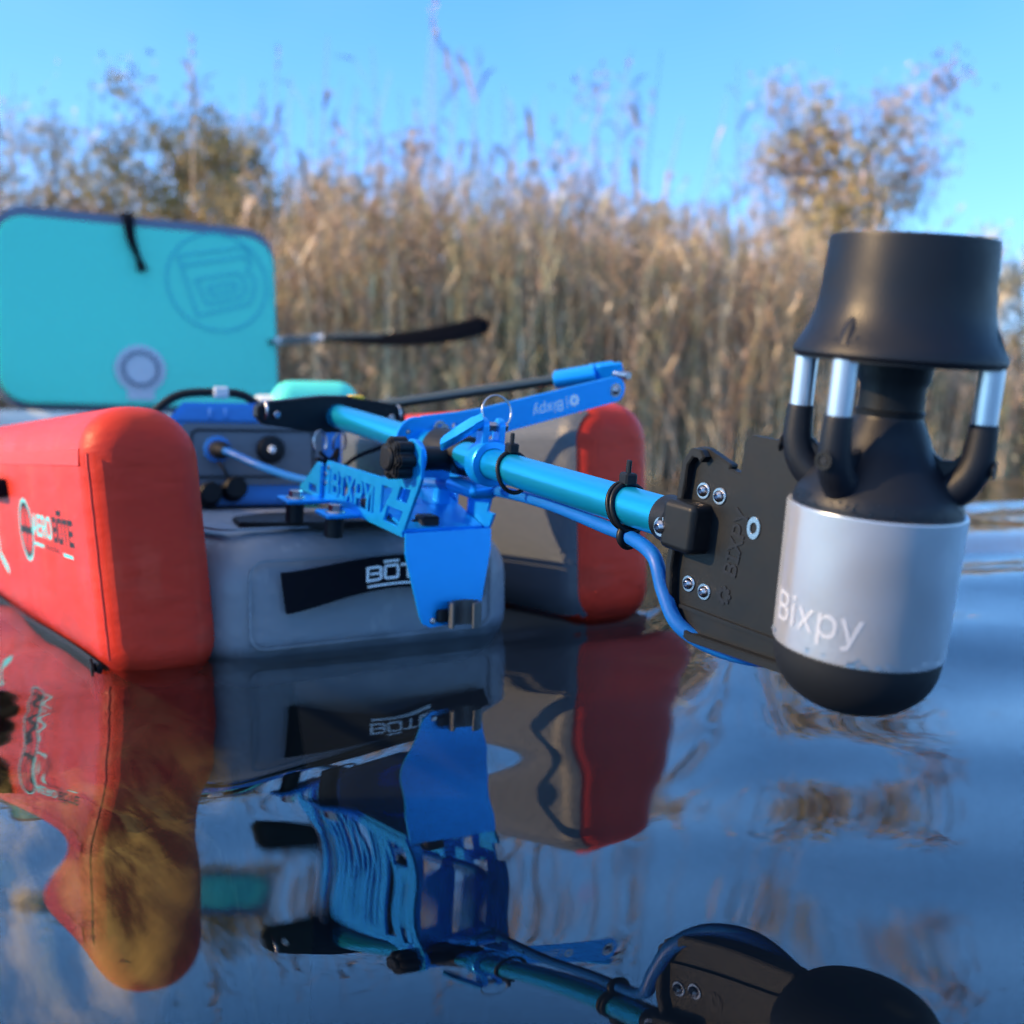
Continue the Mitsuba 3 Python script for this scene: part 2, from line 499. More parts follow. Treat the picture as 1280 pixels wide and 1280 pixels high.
# ------------------------------------------------------------------ trees beyond the reeds
scene['m_bark'] = prin((.13, .10, .075), .85)


def tree(label, x, y, h, rad, palette, leaves, spread=1.0, crown_lo=.35, leaf=.07, limbs=16, seed=0, squash=1.0):
    r = np.random.default_rng(seed)
    k = 'tree'
    i = 0
    while k in labels:
        i += 1
        k = f'tree_{i:03d}'
    thing(k, label, 'tree')
    parts = [tube(spline([(x, y, -.05), (x + .05 * h * r.normal(0, .4), y, h * .3), (x + .05 * h * r.normal(0, .5), y, h * .62), (x, y, h * .9)], 4), np.linspace(.02 * h, .004 * h, 13), 7)]
    tips = []
    for q in range(limbs):
        t = r.uniform(crown_lo, .9)
        az = r.random() * 6.28
        o = np.array([x, y, h * t])
        L = rad * (.55 + .55 * r.random()) * (1.1 - .45 * abs(t - .6))
        e = o + np.array([math.cos(az) * L, math.sin(az) * L, L * r.uniform(.2, .9) * squash])
        e[2] = min(e[2], h)
        m = (o + e) / 2 + np.array([0, 0, -.08 * L]) + r.normal(0, .05 * L, 3)
        parts.append(tube(spline([o, m, e], 4), np.linspace(.008 * h, .0015 * h, 9), 5))
        for s in (.55, .8, 1.0):
            tips.append(o + (e - o) * s + r.normal(0, .10 * rad, 3))
        for _ in range(3):
            s = o + (e - o) * r.uniform(.5, 1)
            e2 = s + r.normal(0, .28 * rad, 3) + np.array([0, 0, .12 * rad])
            parts.append(tube(np.array([s, (s + e2) / 2 + r.normal(0, .02, 3), e2]), [.003 * h, .002 * h, .0008 * h], 4))
            tips.append(e2)
    add(k + '__trunk', cat(*parts), 'm_bark', smooth=True)
    tips = np.array(tips)
    n = leaves
    w = r.random(len(tips)) ** 1.5
    ci = r.choice(len(tips), n, p=w / w.sum())
    c = tips[ci] + r.normal(0, .13 * rad * spread, (n, 3))
    a, b = r.normal(size=(n, 3)), r.normal(size=(n, 3))
    a /= np.linalg.norm(a, axis=1, keepdims=True)
    b = np.cross(a, b)
    b /= np.linalg.norm(b, axis=1, keepdims=True)
    s = leaf * (.5 + r.random((n, 1)))
    v = np.stack([c - a * s, c + b * s * .45, c + a * s, c - b * s * .45], 1)
    f = (np.array([[0, 1, 2], [0, 2, 3]])[None] + (np.arange(n) * 4)[:, None, None]).reshape(-1, 3)
    pal = np.array(palette)
    cl = pal[r.integers(0, len(pal), len(tips))][ci] * (.7 + .6 * r.random((n, 1)))
    add(k + '__crown', (v.reshape(-1, 3), f), 'm_vertex', color=np.repeat(cl, 4, 0))
    return k


OLIVE = [[.30, .25, .10], [.36, .30, .13], [.24, .20, .09], [.40, .31, .15]]
RUST = [[.42, .28, .16], [.46, .35, .18], [.34, .22, .13], [.42, .36, .20]]
tree('olive brown tree at the left edge behind the teal chair back', -8.3, 18.5, 5.9, 2.0, RUST[:2] + OLIVE, 15000, seed=1, leaf=.055, crown_lo=.22, limbs=22)
tree('round olive green tree above the teal chair back', -5.75, 18.0, 5.9, 1.5, OLIVE, 13000, seed=2, leaf=.055, crown_lo=.22, limbs=22)
tree('smaller olive tree just right of the teal chair back', -4.0, 17.5, 4.6, 1.3, OLIVE + RUST[:1], 9000, seed=3, leaf=.05, crown_lo=.2, limbs=20)
tree('tall rust brown shrub between the smaller olive tree and the blue lever', -2.4, 17.4, 4.9, 1.4, RUST, 8000, seed=9, leaf=.045, crown_lo=.2, limbs=20)
tree('wide rust brown shrub above the outer end of the blue tube', 1.0, 17.4, 4.7, 1.5, RUST, 8000, seed=10, leaf=.045, crown_lo=.2, limbs=20)
tree('sparse yellow brown tree with open crown above the propeller nozzle, right of the reeds', 5.35, 17.0, 5.7, 1.4, RUST + OLIVE[:1], 13000, seed=4, spread=1.1, leaf=.048, limbs=24)
tree('low olive bush in the middle of the reed bank', 2.6, 16.5, 3.9, .9, OLIVE, 3500, seed=5, leaf=.055)
tree('reddish brown shrub in the centre behind the blue lever', -.9, 17.2, 4.7, 1.1, RUST, 3500, seed=6, leaf=.05)
tree('pale distant tree low on the far right edge', 22.5, 46.0, 8.0, 3.2, [[.46, .44, .34], [.38, .36, .27]], 4200, seed=7, leaf=.16)
tree('brown distant tree on the right behind the end of the reeds', 19.3, 48.0, 6.6, 3.0, [[.30, .26, .17], [.36, .31, .21]], 4200, seed=8, leaf=.16)

# ------------------------------------------------------------------ boat frame
BA = math.radians(34.8)
bu, bv = np.array([math.cos(BA), math.sin(BA), 0]), np.array([-math.sin(BA), math.cos(BA), 0])
BOAT = frame([-.436, 1.07, 0], bu, bv, [0, 0, 1])
thing('inflatable_boat', 'red and grey inflatable boat seen from its stern on the water', 'boat')


def section(w, h, r, n=10):
    pts = []
    for cx, cy, a0 in ((w / 2 - r, h / 2 - r, 0), (-w / 2 + r, h / 2 - r, 90), (-w / 2 + r, -h / 2 + r, 180), (w / 2 - r, -h / 2 + r, 270)):
        for a in np.linspace(a0, a0 + 90, n):
            a = math.radians(a)
            pts.append((cx + r * math.cos(a), cy + r * math.sin(a), math.cos(a), math.sin(a)))
    # fill the straight runs
    out = []
    for i in range(len(pts)):
        p, q = np.array(pts[i]), np.array(pts[(i + 1) % len(pts)])
        k = max(1, int(np.hypot(*(q - p)[:2]) / .02))
        for s in range(k):
            out.append(p + (q - p) * s / k)
    return np.array(out)


def pontoon(a0, w, z0, z1, L, r=.058, rc=.044, lean=-.09, rise=None, b0=0.0):
    S = section(w, z1 - z0, r)
    rows = []
    for e in np.concatenate([rc * (1 - np.cos(np.linspace(0, math.pi / 2, 9))), np.linspace(rc, L, 40)[1:]]):
        inset = rc - math.sqrt(max(rc ** 2 - max(rc - e, 0) ** 2, 0))
        rows.append(np.column_stack([S[:, 0] - S[:, 2] * inset, np.full(len(S), e), S[:, 1] - S[:, 3] * inset]))
    first = rows[0]
    caps = []
    hw_, hh_ = np.abs(first[:, 0]).max(), np.abs(first[:, 2]).max()
    for k in (.0, .15, .3, .45, .6, .75, .88, .96):
        q = first.copy()
        q[:, 0] *= k
        q[:, 2] *= k
        q[:, 1] = -.0012 * np.clip((1 - (q[:, 0] / hw_) ** 2) * (1 - (q[:, 2] / hh_) ** 2), 0, 1)
        caps.append(q)
    rows = caps + rows
    V = np.vstack(rows)
    n = len(S)
    F = []
    for i in range(len(rows) - 1):
        for j in range(n):
            a, b = i * n + j, i * n + (j + 1) % n
            F += [[a, b, b + n], [a, b + n, a + n]]
    zc = (z0 + z1) / 2
    V[:, 0] += a0 + w / 2 + lean * V[:, 2]
    V[:, 2] += zc
    V[:, 1] += b0
    if rise is not None:
        V[:, 2] += rise(V[:, 1])
        V[:, 0] *= 1
    return trimesh.Trimesh(V, np.array(F), process=False)


bow_rise = lambda b: .20 * np.clip((b - 1.1) / 1.4, 0, 1.6) ** 1.5
L_W, L_T = .128, .292
left = pontoon(0, L_W, -.022, L_T, 3.0, lean=-.085, rise=bow_rise)
add('inflatable_boat__side_pontoon', put(left, BOAT), 'm_red', smooth=True, label='left red pontoon with printed lettering on its sunlit side')
R_A = .640
right = pontoon(R_A, .156, -.012, .318, 3.0, lean=-.02)
add('inflatable_boat__side_pontoon', put(right, BOAT), 'm_red', smooth=True, label='right red pontoon with a grey inner panel')


def strip(path, w, t, nrm):
    """flat band along a path lying on a surface with the given normals"""
    p = np.array(path, float)
    n = np.array(nrm, float)
    n = np.broadcast_to(n, p.shape)
    d = np.gradient(p, axis=0)
    d /= np.linalg.norm(d, axis=1, keepdims=True)
    s = np.cross(n, d)
    s /= np.linalg.norm(s, axis=1, keepdims=True)
    w = np.broadcast_to(w, (len(p),))[:, None]
    V = np.stack([p - s * w / 2, p - s * w / 2 * .86 + n * t, p + s * w / 2 * .86 + n * t, p + s * w / 2, p + s * w * .4 - n * t, p - s * w * .4 - n * t], 1)
    m = len(p)
    F = []
    for i in range(m - 1):
        for j in range(6):
            a, b = i * 6 + j, i * 6 + (j + 1) % 6
            F += [[a, b, b + 6], [a, b + 6, a + 6]]
    for o in (0, (m - 1) * 6):
        F += [[o, o + 1, o + 2], [o, o + 2, o + 3], [o, o + 3, o + 4], [o, o + 4, o + 5]]
    return trimesh.Trimesh(V.reshape(-1, 3), np.array(F), process=False)


# grey panel on the inner side of the right pontoon
rv, rf = np.array(right.vertices), np.array(right.faces)
fn = np.cross(rv[rf[:, 1]] - rv[rf[:, 0]], rv[rf[:, 2]] - rv[rf[:, 0]])
fn /= np.linalg.norm(fn, axis=1, keepdims=True) + 1e-12
fc = rv[rf].mean(1)
sgn = 1 if ((fc - fc.mean(0)) * fn)[:, 0].mean() > 0 else -1
fn, fc = (np.repeat((x[0::2] + x[1::2]) / 2, 2, 0) for x in (fn, fc))      # whole quads
sel = (fn[:, 0] * sgn < -.30) & (fc[:, 1] > .016) & (fc[:, 2] > .012) & (fc[:, 2] < .302)
pm = trimesh.Trimesh(rv, rf[sel] if sgn > 0 else rf[sel][:, ::-1], process=True)
pn = np.array(pm.vertex_normals)
outer_v, inner_v = np.array(pm.vertices) + pn * .0024, np.array(pm.vertices) - pn * .002
eg, cnt = np.unique(np.sort(pm.edges, 1), axis=0, return_counts=True)
rim_e = eg[cnt == 1]
nv = len(outer_v)
pm = trimesh.Trimesh(np.vstack([outer_v, inner_v]), np.vstack([pm.faces, [[a, b, b + nv] for a, b in rim_e], [[a, b + nv, a + nv] for a, b in rim_e]]), process=False)
add('inflatable_boat__inner_panel', put(pm, BOAT), 'm_grey_light', smooth=40, label='woven grey panel on the inner side of the right pontoon')
# welded seams on the left pontoon (outer side): vertical edge weld, upper strip
lz = lambda z: -.085 * (z - .15)          # how far the leaning side is shifted at height z
zz = np.linspace(.018, .240, 18)
add('inflatable_boat__seam', put(tube([(lz(z) + .0030 + .0002 * math.sin(z * 190), .0125, z) for z in zz], .0016, 8), BOAT), 'm_red_seam', smooth=True)
bb = np.linspace(.035, 1.2, 24)
add('inflatable_boat__seam', put(strip([(lz(.236) + .0000, b, .236 + float(bow_rise(b))) for b in bb], .020, .0012, [-1, 0, 0]), BOAT), 'm_red_seam', smooth=40)
zz = np.linspace(.05, .232, 14)
add('inflatable_boat__seam', put(strip([(lz(z) - .0001, .60 + .1 * (.23 - z), z) for z in zz], .012, .0011, [-1, 0, 0]), BOAT), 'm_red_seam', smooth=40)
# black rubber bottom: a strip up the side that climbs towards the bow, and a thin lip at the waterline
bb = np.linspace(.045, 3.0, 40)
add('inflatable_boat__bottom_strip', put(strip([(lz(-.004) - .0005, b, -.008 + .006 * math.sin(b * 9) * .4) for b in bb], .036, .003, unit([-1, 0, -.085])), BOAT), 'm_rubber', smooth=40, label='black rubber strip along the waterline of the left pontoon')
flap = Polygon([(0, -.03), (.03, -.03), (.032, .004), (.022, .016), (.014, .010), (.0, .009)])
add('inflatable_boat__bottom_strip__loose_corner', put(ext_bev(flap, .003, .0008), BOAT @ frame([lz(0) - .003, .075, 0], unit([-.12, -1, 0]), [-.085, 0, 1], unit([-1, .12, 0]))), 'm_rubber', smooth=30)

# grey stern hull block
HULL_T = .150
hull = rbox((.118, .004, -.045), (.556, 1.3, HULL_T), .074, 48)
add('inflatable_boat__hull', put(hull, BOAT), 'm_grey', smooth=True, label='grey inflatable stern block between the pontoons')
deck = rbox((.10, .85, .02), (.65, 4.0, .153), .03)
add('inflatable_boat__deck', put(deck, BOAT), 'm_teal', smooth=True)
# raised outline welded on the stern face and its top
for x0, x1, z0, z1 in ((.165, .50, .012, .118),):
    ring = rrect(x0, z0, x1, z1, .02)
    ring = ring.difference(ring.buffer(-.0035))
    add('inflatable_boat__seam', put(ext(ring, .0022), BOAT @ frame([0, .0035, 0], [1, 0, 0], [0, 0, 1], [0, -1, 0])), 'm_grey', smooth=False)
ring = rrect(.150, .045, .515, .70, .03)
ring = ring.difference(ring.buffer(-.012))
add('inflatable_boat__seam', put(ext_bev(ring, .0026, .0008), BOAT @ frame([0, 0, HULL_T - .0006], [1, 0, 0], [0, 1, 0], [0, 0, 1])), 'm_grey', smooth=False)
# carry handle: black webbing bowed out from the stern, white lettering
ha = np.linspace(.205, .485, 41)
hb = -.004 - .022 * np.sin((ha - .205) / .28 * math.pi) ** .7
hz = .078 + .020 * np.sin((ha - .205) / .28 * math.pi) ** 1.2
hw = .050 - .010 * np.sin((ha - .205) / .28 * math.pi)
handle = strip(np.stack([ha, hb, hz], -1), hw, .0018, [0, -1, 0])
add('inflatable_boat__carry_handle', put(handle, BOAT), 'm_strap', smooth=40, label='black webbing carry handle with white lettering across the stern')
s, wd = bote(.0150, stroke=.20)
s = affinity.translate(s, .302, .001)
bar = box(.302, -.0075, .302 + wd - .008, -.0050)
lt = ext(unary_union([s, bar]), .0012)
lt = lt.subdivide_to_size(.006)
v = np.array(lt.vertices)
f_a = (v[:, 0] - .205) / .28 * math.pi
va = v[:, 0].copy()
vz = .078 + .020 * np.sin(np.clip(f_a, 0, math.pi)) ** 1.2 - .008 + v[:, 1]
vb = -.004 - .022 * np.sin(np.clip(f_a, 0, math.pi)) ** .7 - .0022 - v[:, 2]
lt.vertices = np.stack([va, vb, vz], -1)
add('inflatable_boat__carry_handle__lettering', put(lt, BOAT), 'm_white')
# printed name on the left pontoon's outer side
SIDE = BOAT @ frame([-.0022, 0, 0], [0, -1, 0], [-.085, 0, 1], [-1, 0, 0])


def side_print(shape_or_mesh, x, z, mat, name, depth=.0006):
    m = shape_or_mesh if isinstance(shape_or_mesh, trimesh.Trimesh) else ext(shape_or_mesh, depth)
    m = m.copy()
    m.apply_translation([x, z, 0])
    m.vertices = np.array(m.vertices)
    sh = np.array(m.vertices)
    M = BOAT @ frame([lz(0) - .0008, 0, 0], [0, -1, 0], [-.085, 0, 1], [-1, 0, 0])
    add('inflatable_boat__side_pontoon__' + name, put(m, M), mat)


tx = meshkit.text_mesh('AERO', .027, .0006, bold=True)
tx.apply_scale([.128 / tx.bounds[1][0], 1, 1])
side_print(tx, -.352, .135, 'm_teal_print', 'lettering')
s, wd = bote(.025, stroke=.26, width=.9, gap=.38)
s = affinity.scale(s, .118 / wd, 1, origin=(0, 0))
side_print(s, -.214, .136, 'm_black_dull', 'lettering')
side_print(box(0, 0, .066, .004), -.350, .121, 'm_teal_print', 'lettering')
side_print(meshkit.text_mesh('inflatables', .0075, .0006).apply_scale([1.8, 1, 1]), -.278, .120, 'm_black_dull', 'lettering')
side_print(box(0, 0, .052, .004), -.168, .119, 'm_teal_print', 'lettering')
EX, EZ = -.400, .138
em = affinity.scale(Point(0, 0).buffer(.043).difference(Point(0, 0).buffer(.0385)), 1.15, 1)
side_print(em, EX, EZ, 'm_teal_print', 'emblem')
side_print(affinity.scale(unary_union([Point(0, 0).buffer(.038).difference(Point(0, 0).buffer(.032)), LineString([(-.032, 0), (.032, 0)]).buffer(.005), LineString([(0, -.032), (0, .032)]).buffer(.004)]), 1.15, 1), EX, EZ, 'm_black_dull', 'emblem')
side_print(LineString([(0, .075), (.02, .06), (.022, .01), (.085, -.010)]).buffer(.006, join_style=2), -.68, .075, 'm_teal_print', 'emblem')
# side grab handle near the frame's left edge
add('inflatable_boat__grab_handle', put(rbox((-.028, .515, .178), (-.002, .70, .206), .008), BOAT), 'm_strap', smooth=True)
# rubber pad with studs on the stern deck under the mount
padp = Polygon([(.20, .10), (.235, .22), (.31, .30), (.42, .30), (.47, .22), (.47, .05), (.42, .03), (.28, .04)]).buffer(.03, quad_segs=5).buffer(-.02)
add('inflatable_boat__mount_pad', put(ext_bev(padp, .007, .002), BOAT @ frame([0, 0, HULL_T - .0002], [1, 0, 0], [0, 1, 0], [0, 0, 1])), 'm_rubber', smooth=False, label='black rubber pad glued to the stern deck')

# ------------------------------------------------------------------ teal inflatable seat back
SA = math.radians(27)
su, sv_ = np.array([math.cos(SA), math.sin(SA), 0]), np.array([-math.sin(SA), math.cos(SA), 0])
tl = math.radians(5)
SK = 1.9
SEAT = frame([-.925 * SK, 1.84 * SK, CAM_Z + (.330 - CAM_Z) * SK], su, sv_ * math.cos(tl) + np.array([0, 0, -math.sin(tl)]), np.array([0, 0, math.cos(tl)]) + sv_ * math.sin(tl)) @ np.diag([SK, SK, SK, 1.0])
thing('inflatable_chair', 'teal inflatable chair back with grey edge, round valve and embossed emblem', 'chair')
S_W, S_H = .515, .372
body = ext_bev(rrect(0, 0, S_W, S_H, .06), .085, .012)
add('inflatable_chair__side_wall', put(body, SEAT @ frame([0, .085, 0], [1, 0, 0], [0, 0, 1], [0, -1, 0])), 'm_navy', smooth=40)
face = ext_bev(rrect(.006, .006, S_W - .006, S_H - .024, .052), .012, .004)
add('inflatable_chair__front_panel', put(face, SEAT @ frame([0, .004, 0], [1, 0, 0], [0, 0, 1], [0, -1, 0])), 'm_teal', smooth=40)


def on_seat(shape, depth, z=.0085):
    return put(ext(shape, depth), SEAT @ frame([0, -z + .0005, 0], [1, 0, 0], [0, 0, 1], [0, -1, 0]))


vx, vz_ = .247, .074
add('inflatable_chair__valve', cat(on_seat(Point(vx, vz_).buffer(.046), .004), on_seat(box(vx - .024, vz_ - .058, vx + .024, vz_ - .03), .003)), 'm_valve')
add('inflatable_chair__valve__rim', on_seat(Point(vx, vz_).buffer(.034).difference(Point(vx, vz_).buffer(.028)), .009), 'm_navy')
add('inflatable_chair__valve__cap', on_seat(Point(vx, vz_).buffer(.028), .007), 'm_valve')
ecx, ecy, er = .396, .252, .096
w_ = .0021
lines = [Point(ecx, ecy).buffer(er).exterior]
outer = [(-.77, .47), (.53, .77), (.64, .68), (.68, .45), (.60, .30), (.76, .12), (.72, -.22), (.62, -.40), (-.42, -.72), (-.77, .47)]
inn1 = [(-.70, .28), (.56, .58), (.60, .50)]
inn = [(-.44, .02), (.40, .22), (.54, .12), (.56, -.16), (.46, -.28), (-.23, -.47), (-.44, .02)]
inn2 = [(-.20, -.12), (.34, .02), (.40, -.08), (.36, -.14), (-.12, -.28), (-.20, -.12)]
for q in (outer, inn1, inn, inn2):
    lines.append(LineString([(ecx + x * er, ecy + y * er) for x, y in q]))
add('inflatable_chair__emblem', on_seat(unary_union([l.buffer(w_) for l in lines]), .0016), 'm_teal_dark', label='embossed block letter in a ring on the teal chair back')
sp = spline([(.232, .10, S_H + .004), (.232, .02, S_H + .006), (.233, -.012, S_H - .01), (.236, -.018, S_H - .05), (.248, -.016, S_H - .085), (.256, -.018, S_H - .112)], 6)
wst = np.interp(np.linspace(0, 1, len(sp)), [0, .4, .62, .8, 1], [.022, .022, .017, .011, .020])
nst = np.array([unit(np.cross(np.gradient(sp, axis=0)[i], [1, 0, 0])) * -1 for i in range(len(sp))])
add('inflatable_chair__pull_strap', put(strip(sp, wst, .002, -nst), SEAT), 'm_strap', smooth=40, label='black webbing strap hanging over the top edge of the seat back')
add('inflatable_chair__cushion', put(rbox((-.02, -.02, -.16), (S_W - .02, .30, -.004), .035), SEAT), 'm_pale', smooth=True)

# ------------------------------------------------------------------ paddle beyond the seat
thing('paddle', 'black paddle blade on a thin shaft sticking out right of the teal chair back', 'paddle')
PK = 1.6
pk = lambda a: np.array([0, 0, CAM_Z]) + (np.array(a) - [0, 0, CAM_Z]) * PK
pp = pk([[-.75, 2.55, .50], [-.56, 2.45, .515], [-.44, 2.42, .520]])
add('paddle__shaft', tube(spline([pk([-1.3, 2.75, .45]), *pp, pk([-.30, 2.40, .522])], 6), .011, 10), 'm_carbon', smooth=True)
bp = spline(pk([(-.46, 2.42, .518), (-.30, 2.40, .513), (-.18, 2.385, .520), (-.08, 2.375, .540), (-.055, 2.372, .552)]), 8)
t = np.linspace(0, 1, len(bp))
hw = .030 * np.sin(np.clip(t * 1.15, 0, 1.0) * math.pi * .62) * np.clip((1.02 - t) * 5, .12, 1) + .003
add('paddle__blade', strip(bp, (hw * 1.15 + .006) * PK, .006, unit([0.1, -.95, -.2])), 'm_strap', smooth=True)
add('paddle__collar', tube(pp[1:], .014, 10), 'm_print_grey', smooth=True)

# ------------------------------------------------------------------ bundle on the right pontoon
thing('dry_bag', 'blurred teal and white rolled bag lying on the far part of the right pontoon', 'bag')
BAG = BOAT @ frame([R_A + .145, .98, .316], unit([-1, .35, 0]), unit([-.35, -1, 0]), [0, 0, 1])
add('dry_bag__body', put(rbox((.0, -.05, .0), (.19, .06, .092), .044), BAG), 'm_teal', smooth=True)
add('dry_bag__flap', put(rbox((.12, -.060, .0), (.24, .045, .060), .03), BAG), 'm_pale', smooth=True)

# ------------------------------------------------------------------ blue battery box
QA = math.radians(20)
qu, qv = np.array([math.cos(QA), math.sin(QA), 0]), np.array([-math.sin(QA), math.cos(QA), 0])
BATT = frame([-.578, 1.690, .157], qu, qv, [0, 0, 1])
thing('battery_box', 'blue battery box with grey front panel and cable sockets on the deck', 'battery')
B_W, B_H = .300, .172
BF = BATT @ frame([0, 0, 0], [1, 0, 0], [0, 0, 1], [0, -1, 0])
outline = Polygon([(0, .01), (.01, 0), (B_W - .01, 0), (B_W, .01), (B_W, .13), (B_W - .035, B_H), (.035, B_H), (0, .13)]).buffer(.012, quad_segs=5).buffer(-.012).buffer(-.01).buffer(.01)
add('battery_box__case', put(ext_bev(outline, .20, .008), BATT @ frame([0, .20, 0], [1, 0, 0], [0, 0, 1], [0, -1, 0])), 'm_blue_plastic', smooth=30)
lid = Polygon([(.02, .144), (.022, .140), (B_W - .022, .140), (B_W - .02, .144), (B_W - .045, B_H - .004), (.045, B_H - .004)])
add('battery_box__lid', put(ext_bev(lid, .008, .003), BF), 'm_blue_plastic', smooth=30)
add('battery_box__front_panel', put(ext_bev(rrect(.030, .034, B_W - .035, .137, .012), .006, .002), BF), 'm_panel', smooth=30)
rg = rrect(.046, .046, B_W - .050, .128, .012)
add('battery_box__front_panel__gasket', put(ext(rg.difference(rg.buffer(-.004)), .0028), BF @ frame([0, 0, .0055], [1, 0, 0], [0, 1, 0], [0, 0, 1])), 'm_black_dull')
for i, x in enumerate((.075, .10, .20, .225)):
    add('battery_box__lid__rib', put(bx((x, .144, .007), (x + .008, .162, .0115), .002), BF), 'm_blue_plastic')
c1, c2 = np.array([.088, .094]), np.array([.176, .094])
ring = lathe([(.0, 0), (.022, 0), (.022, .010), (.016, .012), (0, .012)], 32)
add('battery_box__socket', put(ring, BF @ frame([*c1, .006], [1, 0, 0], [0, 1, 0], [0, 0, 1])), 'm_blue_plastic', smooth=30)
add('battery_box__plug', put(lathe([(0, 0), (.015, 0), (.015, .022), (.010, .026), (.0085, .046), (0, .046)], 28), BF @ frame([*c1, .017], [1, 0, 0], [0, 1, 0], unit([.25, -.08, 1]))), 'm_black', smooth=30)
add('battery_box__dial', put(lathe([(0, 0), (.024, 0), (.024, .008), (.020, .018), (.010, .020), (0, .020)], 32), BF @ frame([*c2, .006], [1, 0, 0], [0, 1, 0], [0, 0, 1])), 'm_black', smooth=30)
add('battery_box__dial__button', put(lathe([(0, 0), (.006, 0), (.005, .004), (0, .005)], 20), BF @ frame([*c2, .026], [1, 0, 0], [0, 1, 0], [0, 0, 1])), 'm_white', smooth=30)
for x, y in ((.072, .016), (.112, .024)):
    add('battery_box__dust_cap', put(lathe([(0, 0), (.019, 0), (.020, .004), (.019, .022), (.016, .026), (0, .026)], 28), BF @ frame([x, y, .010], [1, 0, 0], [0, 1, 0], unit([.2, .3, 1]))), 'm_black', smooth=30)
add('battery_box__dust_cap__tether', put(tube(spline([(.088, .076, .014), (.098, .06, .022), (.108, .042, .022), (.112, .026, .018)], 6), .0028, 8), BF), 'm_black', smooth=True)
hp = spline([(-.028, .02, .125), (-.005, .02, .160), (.035, .02, .186), (.10, .02, .190), (.135, .02, .186), (.165, .02, .166)], 8)
add('battery_box__carry_handle', put(tube(hp, .0075, 12), BATT), 'm_black', smooth=True, label='black folding handle over the top of the blue box')
add('battery_box__carry_handle__clip', put(bx((.085, .010, .181), (.110, .031, .200), .003), BATT), 'm_print_grey')

# ------------------------------------------------------------------ motor mount: everything in one pitched frame (p across, q forward, r up)
TH = math.radians(9.5)
mq = bv * math.cos(TH) + np.array([0, 0, math.sin(TH)])
mr = -bv * math.sin(TH) + np.array([0, 0, math.cos(TH)])
MO = np.array([-.118, 1.10, .153])
MOUNT = frame(MO, bu, mq, mr)
PC, RC = .064, .088
thing('motor_mount', 'blue anodised metal motor mount bolted to the stern deck', 'motor mount')


def mt(name, mesh, mat, smooth=30, **lab):
    return add('motor_mount__' + name, put(mesh, MOUNT), mat, smooth, **lab)


# frames to draw plates: side plates lie in (q, r), seen from -p ; x axis of drawing runs to -q (towards the viewer)
def side_M(p):
    return frame([p, 0, 0], [0, -1, 0], [0, 0, 1], [-1, 0, 0])


# left side plate with window and letters
pl = Polygon([(-.205, 0), (.0, 0), (.005, .006), (.034, .066), (.030, .098), (.012, .104), (-.014, .098), (-.030, .060), (-.050, .053), (-.195, .048), (-.205, .038)])
win = rrect(-.186, .0085, -.068, .0395, .002)
win2 = Polygon([(-.040, .008), (-.010, .008), (-.002, .024), (-.034, .024)]).buffer(.001)
win3 = Polygon([(-.014, .036), (.006, .036), (.012, .050), (-.008, .050)]).buffer(.001)
win2 = win2.union(Polygon([(-.050, .014), (-.028, .044), (-.050, .044)]).buffer(.001))
plate = pl.difference(win).difference(win2).difference(win3)
mt('side_plate', put(ext_bev(plate, .004, .0008), side_M(.002)), 'm_blue', label='blue side plate with cut-out lettering')
tx = meshkit.text_mesh('BIXPY', .026, .004, bold=True)
b = tx.bounds
tx.apply_translation(-b[0])
tx.apply_scale([.108 / (b[1] - b[0])[0], .0335 / (b[1] - b[0])[1], 1.0])
tx.apply_translation([-.181, .0073, 0])
mt('side_plate__lettering', put(tx, side_M(.0025)), 'm_blue', smooth=False)
for x in (-.181, -.073):
    mt('side_plate__brace', put(bx((x - .002, .008, 0), (x + .002, .040, .004)), side_M(.0021)), 'm_blue', smooth=False)
# right side plate
pr = Polygon([(-.205, 0), (.0, 0), (.005, .006), (.036, .080), (.030, .090), (-.02, .082), (-.08, .060), (-.195, .040), (-.205, .03)])
holes = [Polygon([(-.002, .022), (.016, .022), (.024, .044), (.004, .044)]), rrect(-.07, .012, -.045, .034, .002), rrect(-.050, .046, -.016, .056, .002), rrect(-.13, .010, -.10, .030, .002)]
for hhh in holes:
    pr = pr.difference(hhh)
mt('side_plate', put(ext_bev(pr, .004, .0008), side_M(.112)), 'm_blue', label='blue side plate with square holes on the right of the mount')
# base plate with slots
bp_ = box(.0, 0, .110, .205).difference(unary_union([rrect(.03, .05, .08, .062, .004), rrect(.03, .09, .08, .102, .004), Point(.02, .025).buffer(.006), Point(.09, .025).buffer(.006)]))
mt('base_plate', put(ext_bev(bp_, .004, .0008), frame([0, 0, -.0035], [1, 0, 0], [0, 1, 0], [0, 0, 1])), 'm_blue')
tray = Polygon([(0, 0), (.0, .004), (.10, .030), (.10, .026)])
mt('tray_floor', put(ext(tray, .100), frame([.106, .006, .0008], [0, 1, 0], [0, 0, 1], [1, 0, 0]) @ frame([0, 0, -.100], [1, 0, 0], [0, 1, 0], [0, 0, 1])), 'm_blue', smooth=False)
